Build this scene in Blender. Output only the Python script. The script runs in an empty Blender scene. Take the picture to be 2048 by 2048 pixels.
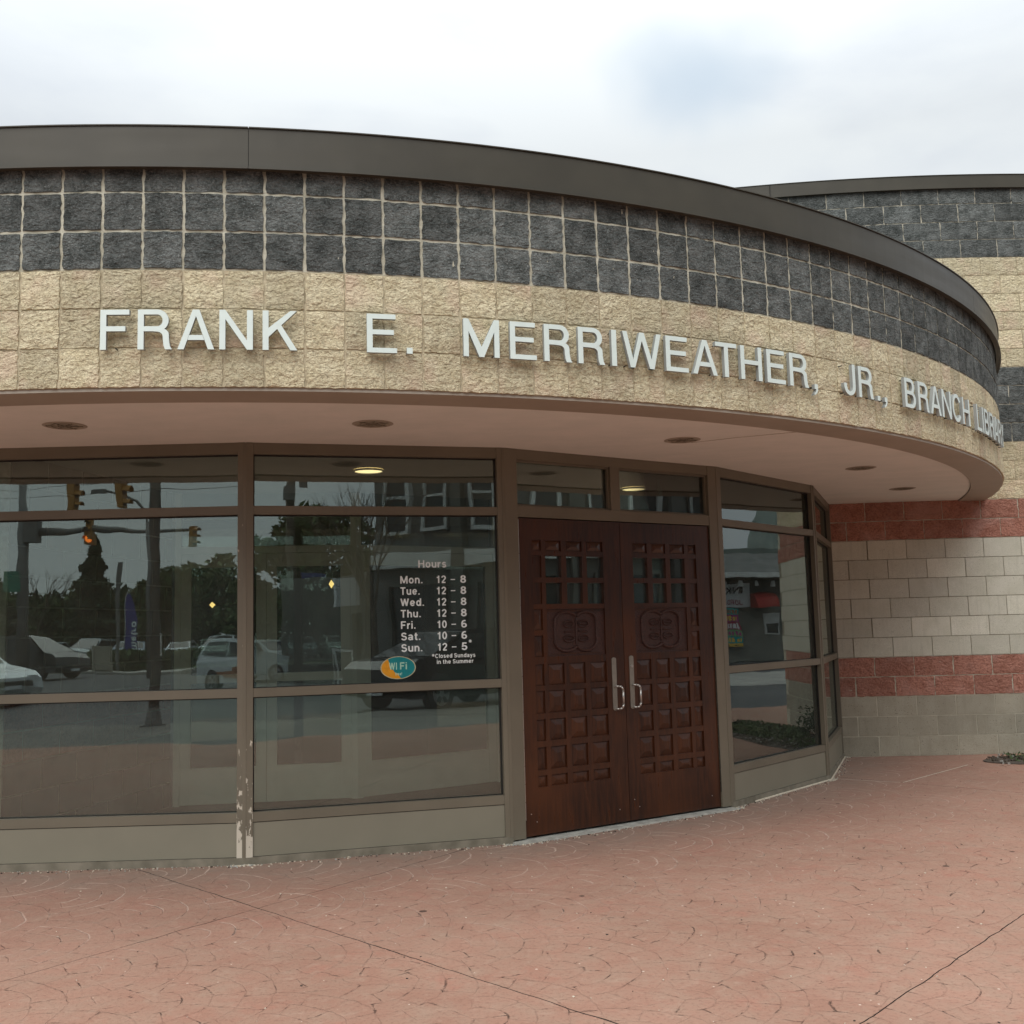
import bpy, math, random
from math import sin, cos, pi, radians, sqrt, atan2, hypot
from mathutils import Vector, Matrix, noise

random.seed(7)
scene = bpy.context.scene
C = scene.collection

# ------------------------------------------------------------------ camera
cam_d = bpy.data.cameras.new('camera')
cam = bpy.data.objects.new('camera', cam_d)
C.objects.link(cam)
TILT, ROLL, EYE = radians(6.4263), radians(1.4929), 1.404
_ct, _st, _c, _s = cos(TILT), sin(TILT), cos(ROLL), sin(ROLL)
_r = Vector((_c, _st * _s, -_ct * _s))
_u = Vector((_s, -_st * _c, _ct * _c))
_f = Vector((0, _ct, _st))
cam.matrix_world = Matrix((
    (_r.x, _u.x, -_f.x, 0), (_r.y, _u.y, -_f.y, 0), (_r.z, _u.z, -_f.z, EYE), (0, 0, 0, 1)))
cam_d.sensor_width = 36.0
cam_d.lens = 36.0 * 2100 / 2048
cam_d.clip_start = 0.05
cam_d.clip_end = 1500
scene.camera = cam

# ------------------------------------------------------------------ sky, sun, exposure
SUN_EL, SUN_AZ = radians(46), radians(200)      # azimuth measured from +Y towards +X
world = bpy.data.worlds.new('World')
scene.world = world
world.use_nodes = True
wn, wl = world.node_tree.nodes, world.node_tree.links
wn.clear()
w_out = wn.new('ShaderNodeOutputWorld')
w_bg = wn.new('ShaderNodeBackground')
w_bg.inputs['Strength'].default_value = 0.1
sky = wn.new('ShaderNodeTexSky')
sky.sky_type = 'NISHITA'
sky.sun_disc = False
sky.sun_elevation = SUN_EL
sky.sun_rotation = SUN_AZ
w_tc = wn.new('ShaderNodeTexCoord')
w_map = wn.new('ShaderNodeMapping')
w_map.inputs['Scale'].default_value = (1.0, 1.0, 2.6)
w_map.inputs['Location'].default_value = (0.55, 0.3, 0.2)
wl.new(w_tc.outputs['Generated'], w_map.inputs['Vector'])
w_n = wn.new('ShaderNodeTexNoise')
w_n.inputs['Scale'].default_value = 2.1
w_n.inputs['Detail'].default_value = 6.0
w_n.inputs['Roughness'].default_value = 0.52
w_n.inputs['Distortion'].default_value = 0.25
wl.new(w_map.outputs[0], w_n.inputs['Vector'])
w_cov = wn.new('ShaderNodeValToRGB')
w_cov.color_ramp.elements[0].position = 0.30
w_cov.color_ramp.elements[0].color = (0.78, 0.78, 0.78, 1)
w_cov.color_ramp.elements[1].position = 0.42
w_cov.color_ramp.elements[1].color = (1, 1, 1, 1)
wl.new(w_n.outputs['Fac'], w_cov.inputs['Fac'])
w_cr = wn.new('ShaderNodeValToRGB')
w_cr.color_ramp.elements[0].position = 0.30
w_cr.color_ramp.elements[0].color = (4.5, 4.9, 5.6, 1)
w_cr.color_ramp.elements[1].position = 0.60
w_cr.color_ramp.elements[1].color = (6.3, 6.65, 6.85, 1)
e = w_cr.color_ramp.elements.new(0.45)
e.color = (5.45, 5.85, 6.3, 1)
wl.new(w_n.outputs['Fac'], w_cr.inputs['Fac'])
# an overcast sky grows brighter towards the zenith
w_sep = wn.new('ShaderNodeSeparateXYZ')
wl.new(w_tc.outputs['Generated'], w_sep.inputs[0])
w_el = wn.new('ShaderNodeMapRange')
w_el.inputs['From Min'].default_value = 0.42
w_el.inputs['From Max'].default_value = 1.0
w_el.inputs['To Min'].default_value = 1.0
w_el.inputs['To Max'].default_value = 2.75
wl.new(w_sep.outputs['Z'], w_el.inputs['Value'])
w_mul = wn.new('ShaderNodeVectorMath')
w_mul.operation = 'SCALE'
wl.new(w_cr.outputs['Color'], w_mul.inputs[0])
wl.new(w_el.outputs[0], w_mul.inputs['Scale'])
w_mix = wn.new('ShaderNodeMix')
w_mix.data_type = 'RGBA'
wl.new(w_cov.outputs['Color'], w_mix.inputs['Factor'])
wl.new(sky.outputs[0], w_mix.inputs['A'])
# a thin place in the cloud where blue shows through, with a ragged outline
w_hole = wn.new('ShaderNodeVectorMath'); w_hole.operation = 'DISTANCE'
w_warp = wn.new('ShaderNodeTexNoise'); w_warp.inputs['Scale'].default_value = 6.0; w_warp.inputs['Detail'].default_value = 3.0
wl.new(w_tc.outputs['Generated'], w_warp.inputs['Vector'])
w_add = wn.new('ShaderNodeVectorMath'); w_add.operation = 'MULTIPLY_ADD'
wl.new(w_warp.outputs['Color'], w_add.inputs[0]); w_add.inputs[1].default_value = (.16, .16, .16); wl.new(w_tc.outputs['Generated'], w_add.inputs[2])
wl.new(w_add.outputs[0], w_hole.inputs[0])
_hd = (_f + _r * ((1385 - 1024) / 2100) + _u * ((1024 - 172) / 2100)).normalized()
w_hole.inputs[1].default_value = (_hd.x + .085, _hd.y + .08, _hd.z + .08)
w_sc = wn.new('ShaderNodeMapRange'); w_sc.interpolation_type = 'SMOOTHSTEP'
for _i, _x in enumerate((.01, .095, .52, 1.0)): w_sc.inputs[_i + 1].default_value = _x
wl.new(w_hole.outputs['Value'], w_sc.inputs[0])
w_tint = wn.new('ShaderNodeMix'); w_tint.data_type = 'RGBA'
w_tint.inputs['A'].default_value = (3.0, 4.2, 5.6, 1)
wl.new(w_sc.outputs[0], w_tint.inputs['Factor'])
wl.new(w_mul.outputs[0], w_tint.inputs['B'])
wl.new(w_tint.outputs['Result'], w_mix.inputs['B'])
wl.new(w_mix.outputs['Result'], w_bg.inputs['Color'])
wl.new(w_bg.outputs[0], w_out.inputs['Surface'])

sun_d = bpy.data.lights.new('sun', 'SUN')
sun_d.energy = 1.5
sun_d.angle = radians(55)
sun_d.color = (1.0, 0.965, 0.91)
sun = bpy.data.objects.new('sun', sun_d)
C.objects.link(sun)
_d = Vector((sin(SUN_AZ) * cos(SUN_EL), cos(SUN_AZ) * cos(SUN_EL), sin(SUN_EL)))
sun.rotation_euler = _d.to_track_quat('Z', 'Y').to_euler()
sun.location = _d * 60

scene.view_settings.view_transform = 'Standard'
scene.view_settings.look = 'None'
scene.view_settings.exposure = 0.38
scene.view_settings.gamma = 1.0
scene.cycles.max_bounces = 10
scene.cycles.transparent_max_bounces = 16
scene.cycles.caustics_reflective = False
scene.cycles.caustics_refractive = False

# ------------------------------------------------------------------ node helper
class NT:
    def __init__(s, name):
        s.m = bpy.data.materials.new(name)
        s.m.use_nodes = True
        s.t = s.m.node_tree
        s.n, s.l = s.t.nodes, s.t.links
        s.b = s.n['Principled BSDF']
    def set(s, sock, v):
        if isinstance(v, bpy.types.NodeSocket):
            s.l.new(v, sock)
        elif v is not None:
            sock.default_value = v
    def math(s, op, a, b=None, c=None, clamp=False):
        n = s.n.new('ShaderNodeMath'); n.operation = op; n.use_clamp = clamp
        s.set(n.inputs[0], a); s.set(n.inputs[1], b)
        if c is not None: s.set(n.inputs[2], c)
        return n.outputs[0]
    def coord(s, which='Object'):
        return s.n.new('ShaderNodeTexCoord').outputs[which]
    def jit(s, k=37.0):
        "object coordinates shifted by a random amount for each object"
        o = s.n.new('ShaderNodeObjectInfo')
        v = s.n.new('ShaderNodeVectorMath'); v.operation = 'MULTIPLY_ADD'
        s.l.new(o.outputs['Random'], v.inputs[0]); v.inputs[1].default_value = (k, k * 1.7, k * .6)
        s.l.new(s.coord(), v.inputs[2])
        return v.outputs[0], o.outputs['Random']
    def noise(s, vec, scale, detail=3, rough=.5, dist=0.0):
        n = s.n.new('ShaderNodeTexNoise')
        if vec is not None: s.l.new(vec, n.inputs['Vector'])
        n.inputs['Scale'].default_value = scale; n.inputs['Detail'].default_value = detail
        n.inputs['Roughness'].default_value = rough; n.inputs['Distortion'].default_value = dist
        return n.outputs['Fac']
    def voro(s, vec, scale, feature='F1', out='Distance', rnd=1.0):
        n = s.n.new('ShaderNodeTexVoronoi'); n.feature = feature
        s.l.new(vec, n.inputs['Vector']); n.inputs['Scale'].default_value = scale
        n.inputs['Randomness'].default_value = rnd
        return n.outputs[out]
    def scale(s, vec, xyz):
        n = s.n.new('ShaderNodeMapping'); s.l.new(vec, n.inputs[0]); n.inputs['Scale'].default_value = xyz
        return n.outputs[0]
    def ramp(s, fac, stops):
        n = s.n.new('ShaderNodeValToRGB'); s.l.new(fac, n.inputs[0])
        el = n.color_ramp.elements
        for i, (p, c) in enumerate(stops):
            if isinstance(c, (int, float)): c = (c, c, c)
            if i < 2: q = el[i]; q.position = p
            else: q = el.new(p)
            q.color = (c[0], c[1], c[2], 1)
        return n.outputs[0]
    def mix(s, f, a, b, typ='MIX'):
        n = s.n.new('ShaderNodeMix'); n.data_type = 'RGBA'; n.blend_type = typ
        s.set(n.inputs['Factor'], f)
        for k, v in (('A', a), ('B', b)):
            if isinstance(v, tuple): v = (v[0], v[1], v[2], 1)
            s.set(n.inputs[k], v)
        return n.outputs['Result']
    def mapr(s, v, a, b, c, d):
        n = s.n.new('ShaderNodeMapRange'); s.set(n.inputs[0], v)
        for i, x in enumerate((a, b, c, d)): n.inputs[i + 1].default_value = x
        return n.outputs[0]
    def bump(s, h, strength=.5, dist=.01, prev=None):
        n = s.n.new('ShaderNodeBump'); s.l.new(h, n.inputs['Height'])
        n.inputs['Strength'].default_value = strength; n.inputs['Distance'].default_value = dist
        if prev is not None: s.l.new(prev, n.inputs['Normal'])
        return n.outputs[0]
    def out(s, color=None, rough=None, normal=None, metal=None, spec=None):
        b = s.b
        if color is not None: s.set(b.inputs['Base Color'], (*color, 1) if isinstance(color, tuple) else color)
        if rough is not None: s.set(b.inputs['Roughness'], rough)
        if normal is not None: s.l.new(normal, b.inputs['Normal'])
        if metal is not None: b.inputs['Metallic'].default_value = metal
        if spec is not None: b.inputs['Specular IOR Level'].default_value = spec
        return s.m

# ------------------------------------------------------------------ materials
def mat_plain(name, col, rough=.6, metal=0.0, var=.12, sc=6.0):
    t = NT(name); v, r = t.jit()
    f = t.noise(v, sc, 4)
    c = t.mix(t.mapr(f, .3, .7, 0, 1), tuple(x * (1 - var) for x in col), tuple(min(1, x * (1 + var)) for x in col))
    return t.out(c, rough, None, metal)

def mat_split(name, dark, light, speck=None, pink=None, bumpd=.012, fine=70.0, tint=.14):
    t = NT(name); v, rnd = t.jit()
    n1 = t.noise(v, 11, 5, .6)
    n2 = t.noise(v, fine, 6, .72, .3)
    n3 = t.noise(t.scale(v, (1, 1, 1.6)), fine * .42, 3, .6, .5)
    c = t.mix(t.mapr(n1, .35, .65, 0, 1), dark, light)
    # chipped grain
    c = t.mix(t.mapr(n2, .34, .50, .62, 0), c, tuple(x * .42 for x in dark))
    c = t.mix(t.mapr(n2, .52, .66, 0, .5), c, tuple(min(1, x * 1.35) for x in light))
    if speck:
        c = t.mix(t.mapr(t.noise(v, fine * 2.3, 2, .5), .64, .74, 0, .75), c, speck)
    if pink:
        c = t.mix(t.mapr(t.noise(v, 4.2, 2, .5), .52, .72, 0, .55), c, pink)
    # each block a little lighter or darker
    g = t.mapr(rnd, 0, 1, 1 - tint, 1 + tint)
    m = t.n.new('ShaderNodeVectorMath'); m.operation = 'SCALE'
    t.l.new(c, m.inputs[0]); t.l.new(g, m.inputs['Scale'])
    h = t.math('ADD', t.math('MULTIPLY', n2, .55), t.math('MULTIPLY', n3, 1.0))
    return t.out(m.outputs[0], .95, t.bump(h, 1.0, bumpd), spec=.2)

M = {}
M['tan_split'] = mat_split('tan split-face block', (.655, .56, .365), (.765, .675, .47), None, (.75, .545, .41), .034, 60)
M['dark_split'] = mat_split('charcoal split-face block', (.078, .086, .081), (.205, .216, .206), (.50, .51, .49), None, .032, 78, .24)
M['red_split'] = mat_split('red split-face block', (.35, .155, .110), (.46, .225, .168), None, (.50, .30, .25), .030, 55)
def mat_smooth(name, a, b, pit):
    t = NT(name); v, rnd = t.jit()
    n1 = t.noise(v, 5, 5, .6)
    n2 = t.noise(v, 190, 3, .6)
    c = t.mix(t.mapr(n1, .3, .7, 0, 1), a, b)
    pm = t.mapr(t.noise(v, 75, 2, .5), .655, .72, 0, 1)
    if pit: c = t.mix(t.math('MULTIPLY', pm, pit), c, (.07, .055, .045))
    c = t.mix(t.mapr(n2, .35, .65, .42, 0), c, tuple(x * .55 for x in a))
    # rain streaks and splashed dirt
    st_ = t.noise(t.scale(v, (9, 9, .8)), 3.0, 4, .6)
    c = t.mix(t.mapr(st_, .52, .72, 0, .28), c, tuple(x * .62 for x in a))
    m = t.n.new('ShaderNodeVectorMath'); m.operation = 'SCALE'
    t.l.new(c, m.inputs[0]); t.l.new(t.mapr(rnd, 0, 1, .84, 1.08), m.inputs['Scale'])
    return t.out(m.outputs[0], .9, t.bump(n2, .8, .003), spec=.25)
M['cream_block'] = mat_smooth('smooth cream block', (.585, .57, .462), (.675, .655, .555), .35)
M['grey_block'] = mat_smooth('ground-face grey brown block', (.325, .295, .228), (.42, .385, .305), .8)
def mat_mortar(name, a, b):
    t = NT(name); v = t.coord()
    n = t.noise(v, 14, 6, .65); n2 = t.noise(v, 120, 4)
    c = t.mix(t.mapr(n, .35, .65, 0, 1), a, b)
    return t.out(c, .95, t.bump(n2, .8, .004), spec=.1)
M['mortar_light'] = mat_mortar('pale beige mortar', (.42, .39, .30), (.63, .60, .49))
M['mortar_tan'] = mat_mortar('tan mortar', (.42, .36, .25), (.60, .52, .37))
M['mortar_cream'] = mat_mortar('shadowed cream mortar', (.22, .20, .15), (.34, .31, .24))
M['mortar_grey'] = mat_mortar('grey mortar', (.42, .39, .31), (.58, .54, .44))

t = NT('bronze coping paint'); v = t.coord()
n = t.noise(v, 3, 3); n2 = t.noise(t.scale(v, (1, 1, 9)), 1.3, 3)
c = t.mix(t.mapr(n, .35, .65, 0, 1), (.053, .047, .034), (.064, .057, .041))
M['coping'] = t.out(c, t.mapr(n2, .3, .7, .36, .48), t.bump(n, .12, .01), spec=.35)

def mat_frame(name, peel):
    t = NT(name); v, r = t.jit(11)
    n = t.noise(v, 2.5, 4); n2 = t.noise(v, 45, 3)
    c = t.mix(t.mapr(n, .35, .65, 0, 1), (.150, .130, .095), (.172, .149, .109))
    if peel:
        # paint worn off the outer edges, most of it low down
        o = t.coord('Generated'); sp = t.n.new('ShaderNodeSeparateXYZ'); t.l.new(o, sp.inputs[0])
        low = t.mapr(sp.outputs['Z'], 0, .36, .50, .0)
        low2 = t.mapr(sp.outputs['Z'], 0, .07, .25, 0)
        nz = t.noise(t.scale(t.coord(), (1, 1, .45)), 38, 5, .62, .3)
        k = t.math('ADD', t.math('ADD', nz, t.math('MULTIPLY', low, .45)), low2)
        m_ = t.mapr(k, .695, .71, 0, 1)
        c = t.mix(m_, c, (.56, .51, .42))
        return t.out(c, .5, t.bump(t.math('MULTIPLY', m_, -1.0), .5, .002), spec=.4)
    return t.out(c, t.mapr(n2, .3, .7, .42, .55), t.bump(n2, .08, .002), spec=.4)
M['frame'] = mat_frame('taupe painted aluminium', False)
M['frame_worn'] = mat_frame('taupe painted aluminium with paint worn off', True)
M['kick'] = mat_plain('taupe painted kick panel', (.215, .200, .150), .5, 0, .05, 3)
t = NT('stained concrete curb'); v = t.coord(); n = t.noise(v, 9, 5)
M['curb'] = t.out(t.mix(t.mapr(n, .35, .65, 0, 1), (.15, .135, .10), (.24, .215, .165)), .9, t.bump(t.noise(v, 60, 4), .4, .004))
M['threshold'] = mat_plain('pale worn threshold', (.40, .40, .36), .7, 0, .25, 14)
M['black_gap'] = mat_plain('black gasket', (.012, .010, .008), .7)
M['caulk'] = mat_plain('cream caulk', (.62, .55, .44), .7, 0, .2, 40)
M['aluminium'] = mat_plain('brushed metal', (.55, .53, .50), .32, .85, .08, 30)
M['steel_dull'] = mat_plain('dull satin metal', (.33, .31, .27), .38, .7, .08, 30)
M['letter'] = mat_plain('off-white enamelled metal', (.70, .79, .75), .45, 0, .03, 20)
M['letter_side'] = mat_plain('grey painted letter return', (.30, .32, .31), .5)
M['vinyl'] = mat_plain('white vinyl lettering', (.80, .86, .85), .5, 0, .02)

t = NT('pinkish painted soffit'); v = t.coord(); n = t.noise(v, .9, 4, .55); n2 = t.noise(v, 90, 3)
M['soffit'] = t.out(t.mix(t.mapr(t.noise(t.scale(v, (1, 1.6, 1)), 2.6, 5, .65), .35, .7, 0, 1), (.72, .74, .70), (.80, .80, .76)), .85, t.bump(n2, .15, .003), spec=.2)
M['ring'] = mat_plain('brown painted soffit trim', (.37, .325, .265), .55, 0, .06, 4)

def mat_wood(name):
    t = NT(name); v, r = t.jit(5)
    g = t.noise(t.scale(v, (14, 14, 1.1)), 3.2, 6, .65, .8)
    n = t.noise(v, 1.7, 3)
    c = t.ramp(g, [(.30, (.015, .0056, .0032)), (.72, (.072, .0220, .0080)), (.5, (.038, .0122, .0053))])
    c = t.mix(t.mapr(n, .40, .70, 0, .55), c, (.100, .030, .0085))
    return t.out(c, t.mapr(g, .3, .7, .38, .26), t.bump(g, .25, .002), spec=.5)
M['wood'] = mat_wood('mahogany')

t = NT('carved mahogany ground'); v = t.coord()
g = t.noise(v, 130, 3, .6)
c = t.mix(t.mapr(g, .4, .6, 0, 1), (.024, .0095, .0075), (.072, .026, .018))
M['wood_carved'] = t.out(c, .42, t.bump(g, 1.0, .006), spec=.45)

# window glass: grey-green tinted, half reflecting
def mat_glass(name, tint, refl, wav=.0):
    t = NT(name); t.n.remove(t.b)
    o = t.n['Material Output']
    tr = t.n.new('ShaderNodeBsdfTransparent'); tr.inputs[0].default_value = (*tint, 1)
    gl = t.n.new('ShaderNodeBsdfGlossy'); gl.inputs['Color'].default_value = (.90, 1.0, .97, 1); gl.inputs['Roughness'].default_value = 0.0
    if wav:
        nn = t.noise(t.coord(), 1.6, 2, .4)
        t.l.new(t.bump(nn, 1.0, wav), gl.inputs['Normal'])
    lw = t.n.new('ShaderNodeFresnel'); lw.inputs['IOR'].default_value = 1.5
    f = t.math('ADD', t.math('MULTIPLY', lw.outputs[0], 1.2), refl, clamp=True)
    mx = t.n.new('ShaderNodeMixShader'); t.l.new(f, mx.inputs[0]); t.l.new(tr.outputs[0], mx.inputs[1]); t.l.new(gl.outputs[0], mx.inputs[2])
    if wav:      # a thin outside film of dust, added as haze to lift the blacks
        df = t.n.new('ShaderNodeBsdfDiffuse'); df.inputs[0].default_value = (.60, .62, .58, 1)
        m2 = t.n.new('ShaderNodeMixShader'); t.l.new(t.mapr(t.noise(t.coord(), 3.0, 5, .65), .3, .7, .012, .034), m2.inputs[0])
        t.l.new(mx.outputs[0], m2.inputs[1]); t.l.new(df.outputs[0], m2.inputs[2])
        mx = m2
    t.l.new(mx.outputs[0], o.inputs[0])
    return t.m
M['glass'] = mat_glass('tinted window glass', (.84, .89, .85), .055, .0014)
M['glass_in'] = mat_glass('inner door glass', (.86, .90, .87), .02)
M['car_glass'] = mat_plain('dark car window', (.02, .023, .025), .08)

def mat_emit(name, col, s):
    t = NT(name); t.b.inputs['Emission Color'].default_value = (*col, 1); t.b.inputs['Emission Strength'].default_value = s
    return t.out(col, .5)
M['lens_off'] = mat_plain('dusty lamp lens', (.34, .30, .235), .5, 0, .25, 30)
M['lamp_lit'] = mat_emit('lit warm lamp', (1.0, .74, .38), 1.6)
M['lamp_amber'] = mat_emit('amber light', (1.0, .62, .22), 2.0)
M['signal_red'] = mat_emit('lit orange signal lens', (1.0, .22, .03), 2.5)

# stamped concrete with a fan pattern
def mat_paving():
    t = NT('stamped terracotta concrete')
    pos = t.n.new('ShaderNodeNewGeometry').outputs['Position']
    # warp
    wn1 = t.n.new('ShaderNodeTexNoise'); t.l.new(pos, wn1.inputs['Vector']); wn1.inputs['Scale'].default_value = 4.5; wn1.inputs['Detail'].default_value = 4; wn1.inputs['Roughness'].default_value = .5
    wv = t.n.new('ShaderNodeVectorMath'); wv.operation = 'MULTIPLY_ADD'
    t.l.new(wn1.outputs['Color'], wv.inputs[0]); wv.inputs[1].default_value = (.07, .07, 0); t.l.new(pos, wv.inputs[2])
    sp = t.n.new('ShaderNodeSeparateXYZ'); t.l.new(wv.outputs[0], sp.inputs[0])
    a = radians(10)
    X, Y = sp.outputs['X'], sp.outputs['Y']
    x0 = t.math('SUBTRACT', X, .90 + .035); y0 = t.math('SUBTRACT', Y, 7.07 + .035)
    # along the fan axis (v) and across it (u)
    V = t.math('ADD', t.math('MULTIPLY', x0, cos(a)), t.math('MULTIPLY', y0, sin(a)))
    U = t.math('ADD', t.math('MULTIPLY', x0, -sin(a)), t.math('MULTIPLY', y0, cos(a)))
    R, H, W = .47, .40, .94
    j0 = t.math('FLOOR', t.math('DIVIDE', V, H))
    def cell(j):
        par = t.math('MULTIPLY', t.math('FLOORED_MODULO', j, 2.0), W / 2)
        uu = t.math('SUBTRACT', U, par)
        du = t.math('SUBTRACT', uu, t.math('MULTIPLY', t.math('ROUND', t.math('DIVIDE', uu, W)), W))
        dv = t.math('SUBTRACT', V, t.math('MULTIPLY', j, H))
        rho = t.math('SQRT', t.math('ADD', t.math('MULTIPLY', du, du), t.math('MULTIPLY', dv, dv)))
        phi = t.math('ARCTAN2', du, dv)
        return rho, phi
    ra, pa = cell(t.math('SUBTRACT', j0, 1.0))
    rb, pb = cell(j0)
    rc, pc = cell(t.math('ADD', j0, 1.0))
    ina = t.math('LESS_THAN', ra, R); inb = t.math('LESS_THAN', rb, R)
    def sel(m, p, q): return t.math('ADD', t.math('MULTIPLY', p, m), t.math('MULTIPLY', q, t.math('SUBTRACT', 1.0, m)))
    rho = sel(ina, ra, sel(inb, rb, rc)); phi = sel(ina, pa, sel(inb, pb, pc))
    S = R / 4
    q = t.math('DIVIDE', rho, S); k = t.math('FLOOR', q); fr = t.math('SUBTRACT', q, k)
    darc = t.math('MULTIPLY', t.math('MINIMUM', fr, t.math('SUBTRACT', 1.0, fr)), S)      # metres to the nearest arc
    rm = t.math('MULTIPLY', t.math('ADD', k, .5), S)
    nseg = t.math('MAXIMUM', t.math('ROUND', t.math('DIVIDE', t.math('MULTIPLY', rm, 2 * pi), .155)), 3.0)
    ang = t.math('ADD', t.math('MULTIPLY', t.math('DIVIDE', phi, 2 * pi), nseg), t.math('MULTIPLY', k, .37))
    fa = t.math('FRACT', ang)
    drad = t.math('MULTIPLY', t.math('DIVIDE', t.math('MULTIPLY', t.math('MINIMUM', fa, t.math('SUBTRACT', 1.0, fa)), 2 * pi), nseg), rho)
    fwd = t.mapr(t.math('ABSOLUTE', phi), 1.45, 1.75, 0, 1)
    darc = t.math('ADD', darc, t.math('MULTIPLY', fwd, .05))
    d = t.math('MINIMUM', darc, drad)
    width = t.mapr(t.noise(pos, 9, 4, .7), .3, .7, .0020, .0085)
    groove = t.math('SUBTRACT', 1.0, t.math('SMOOTH_MIN', t.math('DIVIDE', d, width), 1.0, .3), clamp=True)
    garc = t.math('SUBTRACT', 1.0, t.math('DIVIDE', darc, t.math('MULTIPLY', width, 1.3)), clamp=True)
    # broken up where the stamp has worn away
    brk = t.mapr(t.noise(pos, 3.0, 5, .70, .4), .42, .54, .10, 1)
    brk2 = t.mapr(t.noise(t.scale(pos, (1.7, 1.2, 1)), 6.5, 5, .76), .535, .63, 0, 1)
    cl = t.noise(pos, .75, 4, .6)
    fine = t.noise(pos, 55, 5, .65); mid = t.noise(pos, 6, 6, .65)
    base = t.mix(t.mapr(cl, .38, .62, 0, 1), (.322, .174, .122), (.385, .215, .154))
    base = t.mix(t.mapr(mid, .40, .72, 0, .65), base, (.335, .235, .170))
    base = t.mix(t.mapr(t.noise(pos, 2.1, 5, .7), .56, .72, 0, .65), base, (.385, .160, .112))
    base = t.mix(t.mapr(fine, .32, .48, .55, 0), base, (.19, .095, .065))
    # grey cement along the storefront, canopy shade painted near it: distance from the storefront line
    dx = t.math('SUBTRACT', t.n.new('ShaderNodeSeparateXYZ').outputs['X'], 0) if False else None
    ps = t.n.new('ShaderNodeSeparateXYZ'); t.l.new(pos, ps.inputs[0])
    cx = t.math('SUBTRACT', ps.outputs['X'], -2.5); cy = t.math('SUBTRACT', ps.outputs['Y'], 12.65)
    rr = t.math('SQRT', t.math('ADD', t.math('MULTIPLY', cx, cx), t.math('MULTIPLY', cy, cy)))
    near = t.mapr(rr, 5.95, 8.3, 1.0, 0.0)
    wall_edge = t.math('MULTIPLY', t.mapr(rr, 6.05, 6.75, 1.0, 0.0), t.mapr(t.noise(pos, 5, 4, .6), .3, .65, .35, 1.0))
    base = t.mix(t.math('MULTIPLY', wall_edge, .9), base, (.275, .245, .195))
    base = t.mix(t.math('MULTIPLY', near, .45), base, (.265, .155, .125))  # shade near the doors painted into the paving colour
    base = t.mix(t.mapr(t.noise(pos, 14, 5, .7), .54, .70, 0, .45), base, (.43, .295, .22))
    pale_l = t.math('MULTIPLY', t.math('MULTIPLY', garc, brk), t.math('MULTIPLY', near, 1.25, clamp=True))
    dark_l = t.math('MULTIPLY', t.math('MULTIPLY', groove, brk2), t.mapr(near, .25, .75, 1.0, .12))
    base = t.mix(t.math('MULTIPLY', groove, .06), base, (.17, .09, .065))
    base = t.mix(t.math('MULTIPLY', dark_l, .72), base, (.075, .045, .032))
    base = t.mix(t.math('MULTIPLY', pale_l, .9), base, (.60, .45, .37))
    # grit: pale chips and dark gum spots
    vs = t.voro(pos, 16, 'F1', 'Distance'); vr = t.voro(pos, 16, 'F1', 'Color')
    sr = t.n.new('ShaderNodeSeparateColor'); t.l.new(vr, sr.inputs[0])
    chip = t.math('MULTIPLY', t.math('LESS_THAN', vs, t.math('MULTIPLY', sr.outputs[1], .10)), t.math('GREATER_THAN', sr.outputs[0], .62))
    base = t.mix(t.math('MULTIPLY', chip, .85), base, (.68, .54, .44))
    vs2 = t.voro(pos, 2.7, 'F1', 'Distance'); vr2 = t.voro(pos, 2.7, 'F1', 'Color')
    sr2 = t.n.new('ShaderNodeSeparateColor'); t.l.new(vr2, sr2.inputs[0])
    spot = t.math('MULTIPLY', t.math('LESS_THAN', t.math('ADD', vs2, t.math('MULTIPLY', fine, .03)), t.mapr(sr2.outputs[1], 0, 1, .045, .075)), t.math('GREATER_THAN', sr2.outputs[0], .50))
    base = t.mix(t.math('MULTIPLY', spot, .85), base, (.062, .036, .028))
    h = t.math('ADD', t.math('MULTIPLY', t.math('MULTIPLY', groove, t.math('ADD', t.math('MULTIPLY', brk2, .7), .22)), -.8), t.math('ADD', t.math('MULTIPLY', fine, .30), t.math('MULTIPLY', mid, .5)))
    return t.out(base, .82, t.bump(h, 1.0, .013), spec=.28)
M['paving'] = mat_paving()
M['crack'] = mat_plain('dirt in the joint', (.05, .038, .03), .95, 0, .4, 60)
t = NT('asphalt'); v = t.n.new('ShaderNodeNewGeometry').outputs['Position']
n = t.noise(v, .35, 5, .6); n2 = t.noise(v, 60, 3)
M['asphalt'] = t.out(t.mix(t.mapr(n, .35, .65, 0, 1), (.060, .062, .063), (.088, .088, .088)), .9, t.bump(n2, .4, .006))
t = NT('sidewalk concrete'); v = t.n.new('ShaderNodeNewGeometry').outputs['Position']
M['concrete'] = t.out(t.mix(t.mapr(t.noise(v, 1.2, 6, .6), .35, .65, 0, 1), (.27, .26, .235), (.36, .345, .31)), .9, t.bump(t.noise(v, 70, 3), .3, .004))
M['old_concrete'] = mat_plain('old grey pavement concrete', (.13, .125, .11), .9, 0, .2, .8)
t = NT('lawn'); v = t.n.new('ShaderNodeNewGeometry').outputs['Position']
M['lawn'] = t.out(t.mix(t.mapr(t.noise(v, 2, 6, .7), .35, .65, 0, 1), (.045, .075, .022), (.09, .115, .035)), .95, t.bump(t.noise(v, 40, 4), .9, .04))
M['mulch'] = mat_plain('dark mulch', (.085, .065, .048), .95, 0, .6, 40)
M['bark'] = mat_plain('grey brown bark', (.085, .07, .055), .95, 0, .3, 8)
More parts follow.
